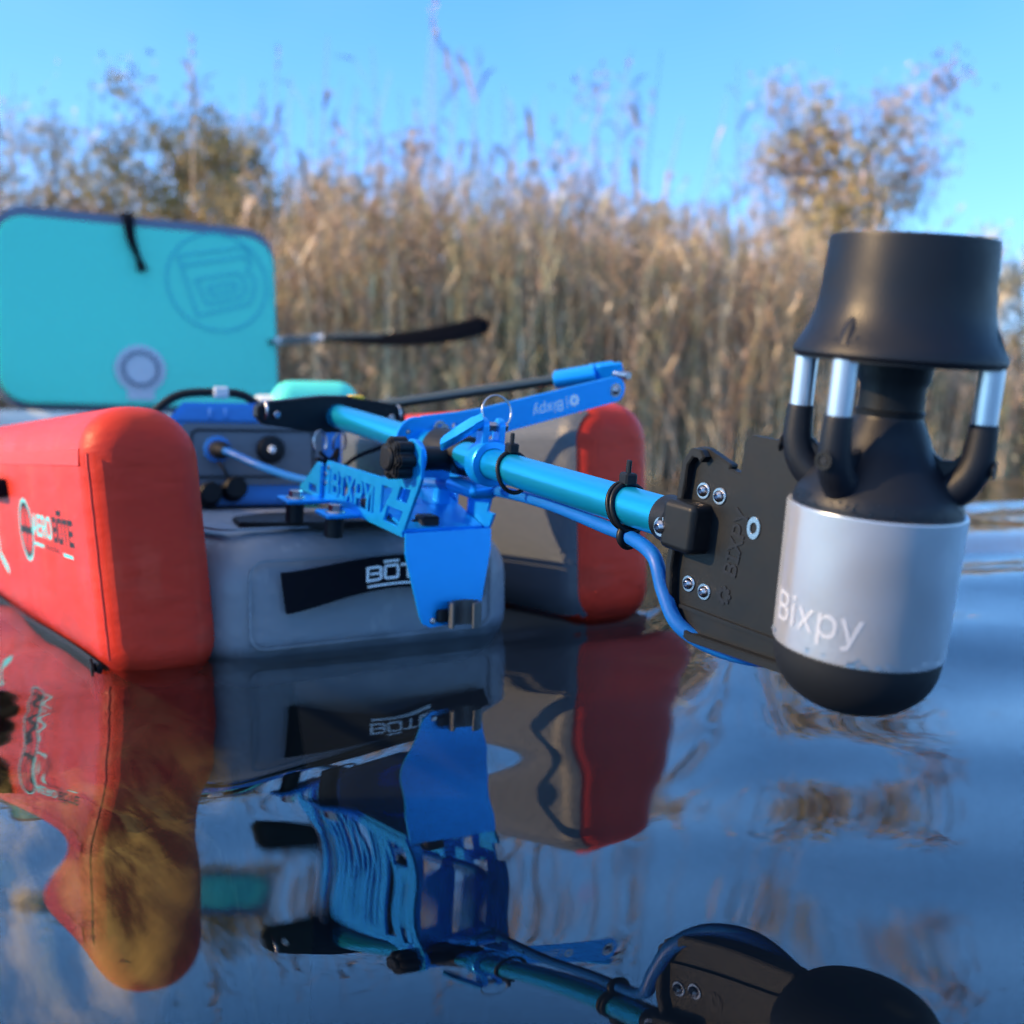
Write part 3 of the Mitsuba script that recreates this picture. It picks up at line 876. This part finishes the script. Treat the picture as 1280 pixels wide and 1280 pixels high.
# feet flanges with bolts to the left
for q0, p0 in ((.185, -.055), (.10, -.042)):
    mt('foot', bx((p0, q0, -.004), (.001, q0 + .035, .001), .001), 'm_blue')
    mt('foot__bolt', cat(cyl((p0 + .017, q0 + .017, .0), (p0 + .017, q0 + .017, .003), .012, seg=24, bev=.0008), cyl((p0 + .017, q0 + .017, .002), (p0 + .017, q0 + .017, .011), .008, seg=6, bev=.001)), 'm_steel')
    mt('foot__spacer', cyl((p0 + .017, q0 + .017, -.028), (p0 + .017, q0 + .017, -.004), .011, seg=20), 'm_black')
wing = Polygon([(-.26, .0), (-.2, .0), (-.2, .044), (-.212, .044), (-.25, .012), (-.26, .006)]).difference(rrect(-.232, .004, -.21, .014, .002))
mt('wing_plate', put(ext_bev(wing, .004, .0008), side_M(-.004)), 'm_blue')
for z in (.040, .031, .020):
    mt('rivet', cyl((-.0035, .190 + .006 * (z < .035), z), (.0, .190 + .006 * (z < .035), z), .0032, seg=14, bev=.0008), 'm_steel')
# drop plate and its rolled top edge, hanging straight down in front of the stern
dm = frame(MO + bu * .002 - mq * .004, unit(bu + np.array([0, 0, .02])), [-.035 * bv[0], -.035 * bv[1], 1], np.cross(unit(bu), [0, 0, 1]))
dp = Polygon([(.0, 0), (.106, 0), (.106, -.02), (.094, -.084), (.088, -.096), (.074, -.100), (.030, -.1015), (.022, -.097), (.018, -.088), (.0, -.02)]).buffer(.002, quad_segs=4)
add('motor_mount__drop_plate', put(ext_bev(dp, .004, .0008), dm), 'm_blue', smooth=30, label='plain bright blue plate hanging down in front of the stern')
mt('drop_plate__bend', cyl((.002, -.004, -.001), (.108, -.004, -.001), .0035, seg=20), 'm_blue')
# rod clip on the drop plate: an open C of black plastic, with its screw
ang = np.radians(np.linspace(-215, 55, 40))
cr, ct, chh = .0165, .0042, .028
ca = np.stack([np.cos(ang), np.sin(ang)], -1)
arc = LineString(ca * cr).buffer(ct / 2, quad_segs=4)
clip = ext_bev(arc, chh, .001)
CLIP = dm @ frame([.064, -.104, .020], [math.cos(.5), 0, math.sin(.5)], [math.sin(.5) * -1, 0, math.cos(.5)], [0, 1, 0])
add('motor_mount__rod_clip', put(clip, CLIP), 'm_clip', smooth=30, label='black open clip at the foot of the drop plate')
add('motor_mount__rod_clip__base', put(bx((.036, -.098, .0035), (.052, -.084, .012), .002), dm), 'm_black')
add('motor_mount__screw', put(cyl((.032, -.096, .003), (.032, -.096, .007), .0035, seg=16, bev=.001), dm), 'm_steel', smooth=30)

# main tube: rear piece, black collar, front piece
tubeM = lambda q0, q1, r, **k: cyl((PC, q0, RC), (PC, q1, RC), r, **k)
mt('pole', tubeM(.33, .0, .016, seg=64, bev=.001), 'm_tube', label='rear piece of the shiny blue tube')
CAM = np.array([0, 0, CAM_Z])
NEAR = .89                                    # how much closer the outer end stands than along the rear piece's line
mp = lambda p, q, r: (MOUNT @ np.array([p, q, r, 1.0]))[:3]
PIV = mp(PC, .02, RC)
END = CAM + (mp(PC, -.345, RC) - CAM) * NEAR
ad = unit(END - PIV)
aq = -ad
ar = unit(mr - aq * np.dot(mr, aq))
ARM = frame(PIV, np.cross(aq, ar), aq, ar)    # p = 0, r = 0 on the axis, q = -distance from the pivot
OUT = frame(CAM * (1 - NEAR), [NEAR, 0, 0], [0, NEAR, 0], [0, 0, NEAR]) @ MOUNT
ALEN = np.linalg.norm(END - PIV)


def along(q):
    """distance from the pivot along the front piece that stands where the straight line's q stands"""
    a = mp(PC, q, RC) - CAM
    m = np.stack([a, -ad], 1)
    return np.linalg.lstsq(m, PIV - CAM, rcond=None)[0][1]


add('motor_mount__pole', put(cyl((0, 0, 0), (0, -ALEN, 0), .0155, seg=64, bev=.001), ARM), 'm_tube', smooth=30, label='front piece of the shiny blue tube carrying the thruster')
mt('pivot_collar', lathe([(.016, -.028), (.0225, -.026), (.0235, -.02), (.0225, .02), (.0215, .042), (.016, .044)], 48).apply_transform(frame([PC, .020, RC], [1, 0, 0], [0, 0, 1], [0, -1, 0])), 'm_black', smooth=35)
# upright yoke between the base plate and the collar
mt('yoke', put(ext_bev(Polygon([(-.034, 0), (.034, 0), (.026, .075), (.02, .09), (-.02, .09), (-.026, .075)]).difference(Point(0, .088).buffer(.0165)).difference(rrect(-.014, .02, .014, .05, .004)), .014, .002), frame([PC, .075, .0], [1, 0, 0], [0, 0, 1], [0, -1, 0])), 'm_blue')
# crossbar at the rear end of the tube
cb = Polygon([(-.100, -.012), (-.108, -.004), (-.108, .006), (-.100, .011), (-.02, .022), (.02, .023), (.085, .014), (.1, .008), (.102, -.004), (.085, -.010), (.02, -.020), (-.02, -.021)]).buffer(.003, quad_segs=4)
mt('crossbar', put(ext_bev(cb, .020, .003), frame([PC, .335, RC + .001], [1, 0, 0], [0, 0, 1], [0, -1, 0])), 'm_black', label='black tapered crossbar at the far end of the blue tube')
for dx in (-.100, .094):
    th = np.linspace(0, 2 * math.pi, 24, endpoint=False)
    mt('crossbar__eyelet', tube(np.stack([PC + dx + 0 * th, .322 + .010 * np.cos(th), RC + .004 + .012 * np.sin(th)], -1), .0022, 8, True), 'm_steel', smooth=True)
    mt('crossbar__screw', cyl((PC + dx * .86, .314, RC), (PC + dx * .86, .311, RC), .005, seg=16, bev=.001), 'm_steel')
mt('crossbar__tag', bx((PC + .020, .318, RC + .022), (PC + .040, .332, RC + .028), .001), 'm_yellow')
# shackle and knotted cord under the crossbar
for dx, tl_ in ((.006, .3), (.034, -.3)):
    th = np.linspace(-.6, math.pi + .6, 20)
    mt('shackle', tube(np.stack([PC - .03 + dx + .010 * np.cos(th) * .9, .312 + 0 * th + tl_ * .01 * np.sin(th), RC - .036 + .016 * np.sin(th)], -1), .0018, 8), 'm_steel', smooth=True)
mt('cord', tube(spline([(PC - .024, .312, RC - .048), (PC - .010, .308, RC - .058), (PC + .002, .312, RC - .044), (PC - .008, .30, RC - .062), (PC - .030, .306, RC - .056), (PC - .004, .30, RC - .070), (PC + .022, .29, RC - .050), (PC + .055, .27, RC - .030), (PC + .07, .26, RC - .012)], 8), .0028, 8), 'm_strap', smooth=True, label='black knotted cord under the crossbar')
mt('cord', tube(spline([(PC - .004, .30, RC - .070), (PC - .002, .28, RC - .085), (PC + .0, .24, RC - .088), (PC - .01, .22, RC - .07)], 8), .0022, 8), 'm_strap', smooth=True)
# clamp knob on the left
kn = unary_union([Point(.0165 * math.cos(a), .0165 * math.sin(a)).buffer(.0068) for a in np.arange(7) * 2 * math.pi / 7] + [Point(0, 0).buffer(.0175)]).buffer(.003).buffer(-.001).buffer(-.002)
KM = frame([.000, .000, .083], [0, -1, 0], [0, 0, 1], [-1, 0, 0])
mt('clamp_knob', cat(put(ext_bev(kn, .024, .004), KM), put(cyl((0, 0, .022), (0, 0, .028), .013, seg=28, bev=.002), KM)), 'm_black', label='black lobed clamp knob')
mt('clamp_knob__shaft', cyl((.05, .000, .083), (.010, .000, .083), .013, seg=28), 'm_black')
mt('clamp_knob__washer', cyl((.012, .000, .083), (.0035, .000, .083), .020, .021, seg=36, bev=.001), 'm_blue')
# steering arm: disc end and long lever, facing the viewer
am = frame([PC, .082, RC + .006], unit([.97, 0, .235]), unit([-.235, 0, .97]), [0, -1, 0])
arm = unary_union([Point(-.012, 0).buffer(.027, quad_segs=10), Polygon([(.0, -.026), (.03, -.020), (.09, -.018), (.285, -.0165), (.285, .0165), (.09, .018), (.05, .020), (.0, .026)]), Point(.285, 0).buffer(.0165, quad_segs=8)]).buffer(.004).buffer(-.004)
arm = arm.difference(unary_union([Point(-.021, .012).buffer(.003), Point(.040, .006).buffer(.003), Point(.04, -.008).buffer(.0025)]))
mt('steering_arm', put(ext_bev(arm, .006, .001), am), 'm_blue', label='blue steering arm with upside-down printed name and wheel mark')
tx = meshkit.text_mesh('Bixpy', .0135, .0006, bold=False)
w0 = tx.bounds[1][0]
pr_ = cat(tx, ext(box(w0 * 0 - .006, -.003, -.0048, .0125), .0006), put(ext(flower(.0085), .0006), frame([-.017, .0048, 0], [1, 0, 0], [0, 1, 0], [0, 0, 1])))
mt('steering_arm__print', put(pr_, am @ frame([.200, .0045, .0055], [-1, 0, 0], [0, -1, 0], [0, 0, 1])), 'm_white', smooth=False)


def bolt(M, r=.0055, h=.005, sock=True):
    s = [put(cyl((0, 0, 0), (0, 0, .0012), r * 1.45, seg=24, bev=.0004), M)]
    head = m3.Manifold.sphere(r, 28).scale([1, 1, .95]).translate([0, 0, .0008]) ^ m3.Manifold.cylinder(h + .002, r * 1.2, r * 1.2, 28)
    head = head + m3.Manifold.cylinder(h - r * .5, r, r, 28)  if h > r * 1.4 else head
    if sock:
        head = head - m3.Manifold.cylinder(h + .01, r * .50, r * .50, 6).translate([0, 0, h * .40])
    s.append(put(tm(head), M))
    return cat(*s)


A = am @ frame([0, 0, .0058], [1, 0, 0], [0, 1, 0], [0, 0, 1])
mt('steering_arm__bolt', bolt(A @ frame([.285, -.001, 0], [1, 0, 0], [0, 1, 0], [0, 0, 1]), .0062, .008), 'm_steel')
mt('steering_arm__bolt', bolt(A @ frame([.020, .008, 0], [1, 0, 0], [0, 1, 0], [0, 0, 1]), .0058, .014), 'm_steel')
mt('steering_arm__bolt', bolt(A @ frame([.000, .002, 0], [1, 0, 0], [0, 1, 0], [0, 0, 1]), .0038, .008), 'm_steel')
mt('steering_arm__bolt', bolt(A @ frame([-.021, .012, -.002], [1, 0, 0], [0, 1, 0], [0, 0, 1]), .0026, .003), 'm_steel')
# dark push rod with blue clevis behind the arm
ce = np.array([PC + .295, .125, RC + .091])
ca_ = np.array([PC + .080, .352, RC + .012])
dirr = unit(ca_ - ce)
mt('push_rod', cyl(ce + dirr * .055, ca_, .0072, seg=28, bev=.001), 'm_carbon', label='glossy dark push rod behind the steering arm')
mt('push_rod__clevis', cat(cyl(ce + dirr * .068, ce + dirr * .010, .0125, .0135, seg=28, bev=.002), put(rbox((-.014, -.012, -.013), (.020, -.005, .013), .003), frame(ce, -dirr, [0, -1, 0], unit(np.cross(-dirr, [0, -1, 0])))), put(rbox((-.014, .005, -.013), (.020, .012, .013), .003), frame(ce, -dirr, [0, -1, 0], unit(np.cross(-dirr, [0, -1, 0]))))), 'm_blue')
mt('push_rod__bolt', cyl(ce + np.array([.008, .016, 0]), ce + np.array([.008, -.042, 0]), .0055, seg=20, bev=.001), 'm_steel')
# quick-release clamp in front of the collar
CQ = -.063
CLM = ARM @ frame([-PC, -along(CQ + .005) - (CQ + .005), -RC], [1, 0, 0], [0, 1, 0], [0, 0, 1])


def ct_(name, mesh, mat, smooth=30, **lab):
    return add('motor_mount__' + name, put(mesh, CLM), mat, smooth, **lab)


ct_('tube_clamp', lathe([(.0162, -.012), (.0225, -.011), (.024, -.008), (.024, .008), (.0225, .011), (.0162, .012)], 48).apply_transform(frame([PC, CQ + .005, RC], [1, 0, 0], [0, 0, 1], [0, -1, 0])), 'm_blue', smooth=35)
for dp_ in (-.009, .009):
    ct_('tube_clamp__ear', put(ext_bev(unary_union([box(-.009, 0, .009, .02), Point(0, .02).buffer(.009)]), .007, .001), frame([PC + dp_ + .0035, CQ + .005, RC + .017], [0, -1, 0], [0, 0, 1], [-1, 0, 0])), 'm_blue')
ct_('tube_clamp__bolt', cyl((PC - .017, CQ + .005, RC + .037), (PC + .018, CQ + .005, RC + .037), .005, seg=6, bev=.001), 'm_steel')
lev = spline([(PC - .012, CQ + .000, RC + .044), (PC - .022, CQ + .008, RC + .036), (PC - .034, CQ + .020, RC + .024), (PC - .042, CQ + .034, RC + .014)], 5)
ct_('release_lever', strip(lev, [.012] * 4 + [.015] * (len(lev) - 6) + [.013, .009], .0052, unit([-.4, -.5, .75])), 'm_blue', smooth=30, label='blue quick-release lever on the tube clamp')
th = np.linspace(0, 2 * math.pi, 36, endpoint=False)
rc_ = np.array([PC + .008, CQ + .012, RC + .052])
ct_('ring_pin', tube(rc_ + np.stack([.0165 * np.cos(th), .004 * np.sin(th), .0165 * np.sin(th)], -1), .0011, 8, True), 'm_steel', smooth=True, label='thin steel split ring on the clamp')
mt('yoke', put(rbox((-.018, -.028, .010), (.018, .030, .026), .007), frame([PC, -.030, RC - .050], [1, 0, 0], [0, 1, 0], [0, 0, 1])), 'm_blue', smooth=True)
mt('slide_rail', bx((.022, .02, .0005), (.040, .15, .010), .002), 'm_black')
mt('drain_bracket', bx((.030, .010, .0), (.052, .030, .016), .002), 'm_black')
# end cap block
CAP = frame([PC, 0, RC], [1, 0, 0], [0, 1, 0], [0, 0, 1])
add('motor_mount__end_cap', cat(put(cyl((0, -ALEN + .014, 0), (0, -ALEN - .006, 0), .0178, seg=48, bev=.002), ARM), put(put(rbox((-.0205, -.382, -.0205), (.0185, -.345, .0205), .006), CAP), OUT)), 'm_black', smooth=35, label='black end cap joining the tube to the thruster plate')
add('motor_mount__end_cap__bolt', put(bolt(frame([PC - .0185, -.346, RC - .004], [0, -1, 0], [0, 0, 1], [-1, 0, 0]), .0058, .006), OUT), 'm_steel', smooth=30)

# ------------------------------------------------------------------ thruster
thing('thruster', 'black and silver electric thruster raised out of the water on the right', 'thruster')
TQ, TR0, TS = -.530, -.0055, .985
la = math.radians(-2.0)
THR = OUT @ frame([PC + .004, TQ, TR0], [math.cos(la), 0, -math.sin(la)], [0, 1, 0], [math.sin(la), 0, math.cos(la)]) @ np.diag([TS, TS, TS, 1.0])


def th_(name, mesh, mat, smooth=35, **lab):
    return add('thruster__' + name, put(mesh, THR), mat, smooth, **lab)


a = np.linspace(0, math.pi / 2, 24)
nose = [(.0568 * math.sin(x) ** .92, .047 * (1 - math.cos(x) ** .85)) for x in a]
th_('nose_cone', lathe(nose + [(.0568, .0485), (.05, .0485), (0, .0485)], 96), 'm_black_dull', label='matt black rounded nose')
th_('band', lathe([(.050, .0475), (.0574, .0475), (.0580, .049), (.0592, .145), (.0586, .1462), (.0560, .1462), (.054, .140)], 128), 'm_band', smooth=30, label='satin silver band with printed name')
t = np.linspace(0, 1, 22)
dome_pts = np.array([(0, .0560), (.08, .0556), (.18, .0532), (.28, .0488), (.45, .0412), (.66, .0320), (.85, .0262), (1, .0216)])
dz_ = spline(np.column_stack([dome_pts, dome_pts[:, 0] * 0]), 6)
dome = [(.0562, .138), (.0562, .1445)] + [(b_, .1455 + .0625 * a_) for a_, b_, _ in dz_] + [(.0216, .2095), (0, .2095)]
th_('tail_cone', lathe(dome, 96), 'm_shell', smooth=40, label='dark grey tapering tail cone')
th_('hub', lathe([(0, .205), (.0222, .2085), (.0228, .2120), (.0212, .2130), (.0212, .228), (.0235, .232), (.0240, .240), (.025, .248), (.024, .29), (.012, .312), (0, .316)], 48), 'm_black', smooth=40)
noz = [(.0498, .323), (.0518, .3235), (.0525, .321), (.0540, .295), (.0553, .282), (.0570, .273), (.0600, .264), (.0645, .2560), (.0676, .2505), (.0676, .2475), (.0655, .2455), (.0622, .2475), (.0575, .258), (.0535, .275), (.0515, .295), (.0498, .323)]
th_('nozzle', lathe(noz, 128), 'm_shell', smooth=35, label='dark flared propeller nozzle')
th_('nozzle__rim_ring', lathe([(.0555, .2447), (.0648, .2437), (.0648, .2452), (.0555, .2462), (.0555, .2447)], 96), 'm_black', smooth=30)
for k in range(3):
    bl_ = []
    for i, rr in enumerate(np.linspace(.020, .047, 8)):
        pit = math.radians(62 - 30 * i / 7)
        ch = .011 + .009 * math.sin(i / 7 * math.pi)
        an = k * 2 * math.pi / 3
        for s_, o in ((-1, -.0008), (-1, .0008), (1, .0008), (1, -.0008)):
            tt, zz_ = s_ * ch * math.cos(pit) - o * math.sin(pit), .262 + s_ * ch * math.sin(pit) + o * math.cos(pit)
            bl_.append((rr * math.cos(an) - tt * math.sin(an), rr * math.sin(an) + tt * math.cos(an), zz_))
    F = []
    for i in range(7):
        for j in range(4):
            q = [i * 4 + j, i * 4 + (j + 1) % 4, i * 4 + 4 + (j + 1) % 4, i * 4 + 4 + j]
            F += [[q[0], q[1], q[2]], [q[0], q[2], q[3]]]
    th_('propeller_blade', trimesh.Trimesh(np.array(bl_), np.array(F), process=False), 'm_black', smooth=40)
# struts: azimuth measured from the direction towards the viewer
view = np.array([MOUNT[:3, :3].T @ unit([-.36, -.93, 0])])[0][:2]
va0 = math.atan2(view[1], view[0])
for k, azd in enumerate((-29, 78, -97)):
    a = va0 + math.radians(azd)
    c, s = math.cos(a), math.sin(a)
    R_ = .0590
    P3 = lambda r, z: (r * c, r * s, z)
    th_('strut', cyl(P3(R_, .2085), P3(R_, .2455), .0079, seg=32, bev=.0008), 'm_rod', label='polished silver strut rod' if k == 0 else 'polished silver strut rod behind')
    th_('strut_foot', tube(spline([P3(R_, .2095), P3(R_, .196), P3(R_ - .001, .184), P3(R_ - .005, .173), P3(R_ - .013, .164), P3(R_ - .024, .158)], 6), np.linspace(.0090, .0130, 31), 20), 'm_shell', smooth=True)
    web = Polygon([(.018, .160), (.020, .206), (.0235, .200), (.030, .1885), (.037, .1835), (.044, .1840), (.0495, .189), (.0525, .198), (.058, .198), (.058, .172), (.048, .160), (.035, .152)])
    th_('strut_foot__web', put(ext_bev(web, .009, .002), frame(np.array([-s, c, 0]) * .0045, [c, s, 0], [0, 0, 1], [s, -c, 0])), 'm_shell', smooth=30)
    th_('strut_foot__screw_hole', lathe([(0, 0), (.0060, 0), (.0060, .0012), (.0040, .0012), (.0036, -.003), (0, -.003)], 24).apply_transform(frame(P3(R_ + .0098, .181), [-s, c, 0], [0, 0, 1], [c, s, 0])), 'm_black')
    th_('strut_foot__screw', cyl(P3(R_ + .008, .181), P3(R_ + .0106, .181), .0030, seg=6), 'm_shell')
    th_('strut_socket', tube(spline([P3(R_, .2445), P3(R_ - .0012, .253), P3(R_ - .0035, .261), P3(R_ - .0075, .270)], 5), np.linspace(.0088, .0060, 16), 18), 'm_shell', smooth=True)
# printed name round the band
tx = meshkit.text_mesh('Bixpy', .0205, .0007).subdivide_to_size(.0035)
v = np.array(tx.vertices)
wtx = v[:, 0].max()
rb = lambda z: .0580 + (.0592 - .0580) * (z - .049) / .096
zt = .0645 + v[:, 1]
aa = va0 + math.radians(4) - (wtx - v[:, 0]) / .0586
rr = rb(zt) - .0001 + v[:, 2]
tx.vertices = np.stack([rr * np.cos(aa), rr * np.sin(aa), zt], -1)
th_('band__lettering', tx, 'm_band_print', smooth=False)
# water droplets clinging to the cone, band and nozzle
drops = []
dr_ = np.random.default_rng(3)
prof = [(.1475, .0556), (.150, .0555), (.155, .0538), (.160, .0510)]
for _ in range(110):
    kind = dr_.random()
    if kind < .55:
        z = dr_.uniform(.1462, .156)
        r_ = np.interp(z, [a_[0] for a_ in prof], [a_[1] for a_ in prof])
    elif kind < .8:
        z = dr_.uniform(.0490, .054)
        r_ = rb(z)
    else:
        z = dr_.uniform(.248, .262)
        r_ = np.interp(z, [.2475, .256, .264], [.0676, .0645, .0600])
    a = va0 + dr_.uniform(-1.5, 1.5)
    q = trimesh.creation.icosphere(subdivisions=1, radius=dr_.uniform(.0004, .0013) * (1.3 if kind < .8 else .8))
    q.apply_scale([1, 1, dr_.uniform(.9, 1.5)])
    q.apply_translation([r_ * math.cos(a), r_ * math.sin(a), z])
    drops.append(q)
scene['m_drop'] = {'type': 'dielectric', 'int_ior': 1.33, 'ext_ior': 1.0}
th_('water_droplets', cat(*drops), 'm_drop', True, label='small water droplets on the thruster', kind='stuff')
# mounting plate
PM = OUT @ frame([PC + .010, 0, 0], [0, -1, 0], [0, 0, 1], [-1, 0, 0])     # x = -q, y = r
ply_ = Polygon([(.350, .004), (.378, -.004), (.49, .004), (.49, .150), (.49, .163), (.486, .167), (.411, .167), (.407, .163), (.4065, .140), (.4045, .1365), (.375, .1415), (.392, .142), (.366, .150), (.357, .150), (.348, .139), (.344, .05)]).buffer(.002, quad_segs=4)
add('thruster__mounting_plate', put(ext_bev(ply_, .009, .0012), PM), 'm_black', smooth=30, label='black plate between tube and motor with steel screws')
rim = LineString([(.492, .006), (.38, -.001), (.3535, .007), (.3475, .05), (.3515, .138), (.358, .1475), (.3655, .1475), (.3700, .1435)]).buffer(.0035, join_style=1, cap_style=2)
add('thruster__mounting_plate__rim', put(ext_bev(rim, .017, .0012), PM), 'm_black', smooth=30)
rib = LineString([(.362, .020), (.47, .022)]).buffer(.0016)
add('thruster__mounting_plate__rib', put(ext(rib, .012), PM), 'm_black', smooth=False)
for x, y in ((.369, .118), (.387, .117), (.366, .040), (.384, .038)):
    add('thruster__mounting_plate__screw', put(bolt(frame([x, y, .009], [1, 0, 0], [0, 1, 0], [0, 0, 1]), .0048, .006, True), PM), 'm_steel', smooth=30)
nut = Point(0, 0).buffer(.0065, quad_segs=6).difference(Point(0, 0).buffer(.0032))
add('thruster__mounting_plate__insert', put(ext_bev(affinity.scale(nut, 1.0, 1.35), .0016, .0004), PM @ frame([.426, .100, .0088], [1, 0, 0], [0, 1, 0], [0, 0, 1])), 'm_steel', smooth=30)
tx = meshkit.text_mesh('BIXPY', .013, .0011, bold=True)
add('thruster__mounting_plate__lettering', put(tx, PM @ frame([.414, .056, .0088], [.10, 1, 0], [-1, .10, 0], [0, 0, 1])), 'm_shell')
add('thruster__mounting_plate__emblem', put(ext(flower(.0085), .0011), PM @ frame([.405, .041, .0088], [1, 0, 0], [0, 1, 0], [0, 0, 1])), 'm_shell')

# ------------------------------------------------------------------ power cable and ties
A2 = lambda p, q, r: list((ARM @ np.array([p, -along(q), r, 1]))[:3])
O2 = lambda p, q, r: list((OUT @ np.array([p, q, r, 1]))[:3])
B2 = lambda x, y, z: list((BF @ np.array([x, y, z, 1]))[:3])
M2 = lambda p, q, r: list((MOUNT @ np.array([p, q, r, 1]))[:3])
cab = spline([B2(.096, .092, .056), B2(.108, .086, .085), B2(.150, .064, .150), M2(.055, .385, -.012), M2(.060, .25, .012), M2(.075, .12, .035), M2(.085, .0, .050), A2(.022, -.07, -.030), A2(.010, -.16, -.0235), A2(.002, -.25, -.0235), A2(-.001, -.285, -.0235), O2(PC - .004, -.325, RC - .034), O2(PC - .006, -.345, RC - .060), O2(PC - .004, -.365, RC - .083), O2(PC + .008, -.395, RC - .094), O2(PC + .016, -.44, RC - .090), O2(PC + .018, -.49, RC - .07)], 10)
add('power_cable', tube(cab, .0058, 16), 'm_blue_cable', smooth=True, label='blue power cable from the battery box along the tube to the thruster', category='cable')


RT = .0172


def tie(q, label, both):
    q = -along(q)
    k = 'cable_tie' if 'cable_tie' not in labels else f'cable_tie_{sum(x.startswith("cable_tie") for x in labels):03d}'
    thing(k, label, 'cable tie', group='cable ties round the blue tube')
    th = np.linspace(0, 2 * math.pi, 40, endpoint=False)
    ms = []
    for dq in ((0, .006) if both else (0,)):
        low = np.where(np.sin(th) < 0, 1.0, 0.0) * (.002 if both else .004)
        path = np.stack([RT * np.cos(th), q + dq + .006 * np.sin(th), (RT + low) * np.sin(th)], -1)
        ms.append(tube(path, .0021, 8, True))
    add(k + '__loop', put(cat(*ms), ARM), 'm_black', smooth=True)
    add(k + '__head', put(cat(bx((-.006, q + .000, .016), (.005, q + .012, .026), .0015), bx((-.002, q + .004, .024), (.001, q + .009, .036), .0008)), ARM), 'm_black', smooth=False)
    if both:
        th2 = np.linspace(0, 2 * math.pi, 28, endpoint=False)
        add(k + '__lower_loop', put(tube(np.stack([-.001 + .008 * np.cos(th2), q - .003 + .001 * np.sin(th2), -.0235 + .008 * np.sin(th2)], -1), .0030, 8, True), ARM), 'm_black', smooth=True)


tie(-.104, 'single black cable tie round the blue tube beside the clamp', False)
tie(-.285, 'doubled black cable tie holding the cable to the outer end of the blue tube', True)

# ------------------------------------------------------------------ water weed under the surface, left of the boat
def weed_col(p, n, uv):
    g = mikit.fbm(p.x * 42 + p.y * 26, p.y * 12, p.z * 20, 5)
    h = mikit.smoothstep(.35, .7, mikit.fbm(p.x * 5 + 2, p.y * 3, p.z * 4, 3))
    thin = mikit.smoothstep(1.25, .85, p.y) * mikit.smoothstep(-.12, -.26, p.x + .18 * (p.y - .5) + .05 * mikit.fbm(p.x * 14, p.y * 14, 1.0, 3))
    return mikit.mix((.006, .008, .006), mikit.mix(mikit.mix((.006, .006, .003), (.075, .060, .016), mikit.smoothstep(.28, .72, g)), (.18, .13, .035), h * mikit.smoothstep(.35, .75, g)), thin)


scene['m_weed'] = prin(mikit.proc(weed_col), .9, spec=.05)
wxs, wys = np.meshgrid(np.linspace(-1.6, .02, 230), np.linspace(.30, 2.60, 320), indexing='ij')
q = np.stack([wxs * 9 + wys * 3, wys * 5, wxs * 0], -1)
lump = meshkit.fbm(q, 3, 21)
fine = meshkit.fbm(np.stack([wxs * 60 + wys * 30, wys * 18, wxs * 0], -1), 3, 4)
edge = np.clip((-.07 - .18 * (wys - .5) - wxs) / .12, 0, 1) * np.clip((wys - .32) / .06, 0, 1) * np.clip((2.5 - wys) / .5, 0, 1)
wz = -.80 + edge * edge * (3 - 2 * edge) * (.655 + .07 * lump + .012 * fine)
a_, b_ = wxs.shape
idx = np.arange(a_ * b_).reshape(a_, b_)
add('water_weed', (np.stack([wxs, wys, wz], -1).reshape(-1, 3), np.stack([idx[:-1, :-1], idx[1:, :-1], idx[1:, 1:], idx[:-1, 1:]], -1).reshape(-1, 4)), 'm_weed', smooth=True, label='golden brown water weed under the surface at the left', category='water weed', kind='stuff')
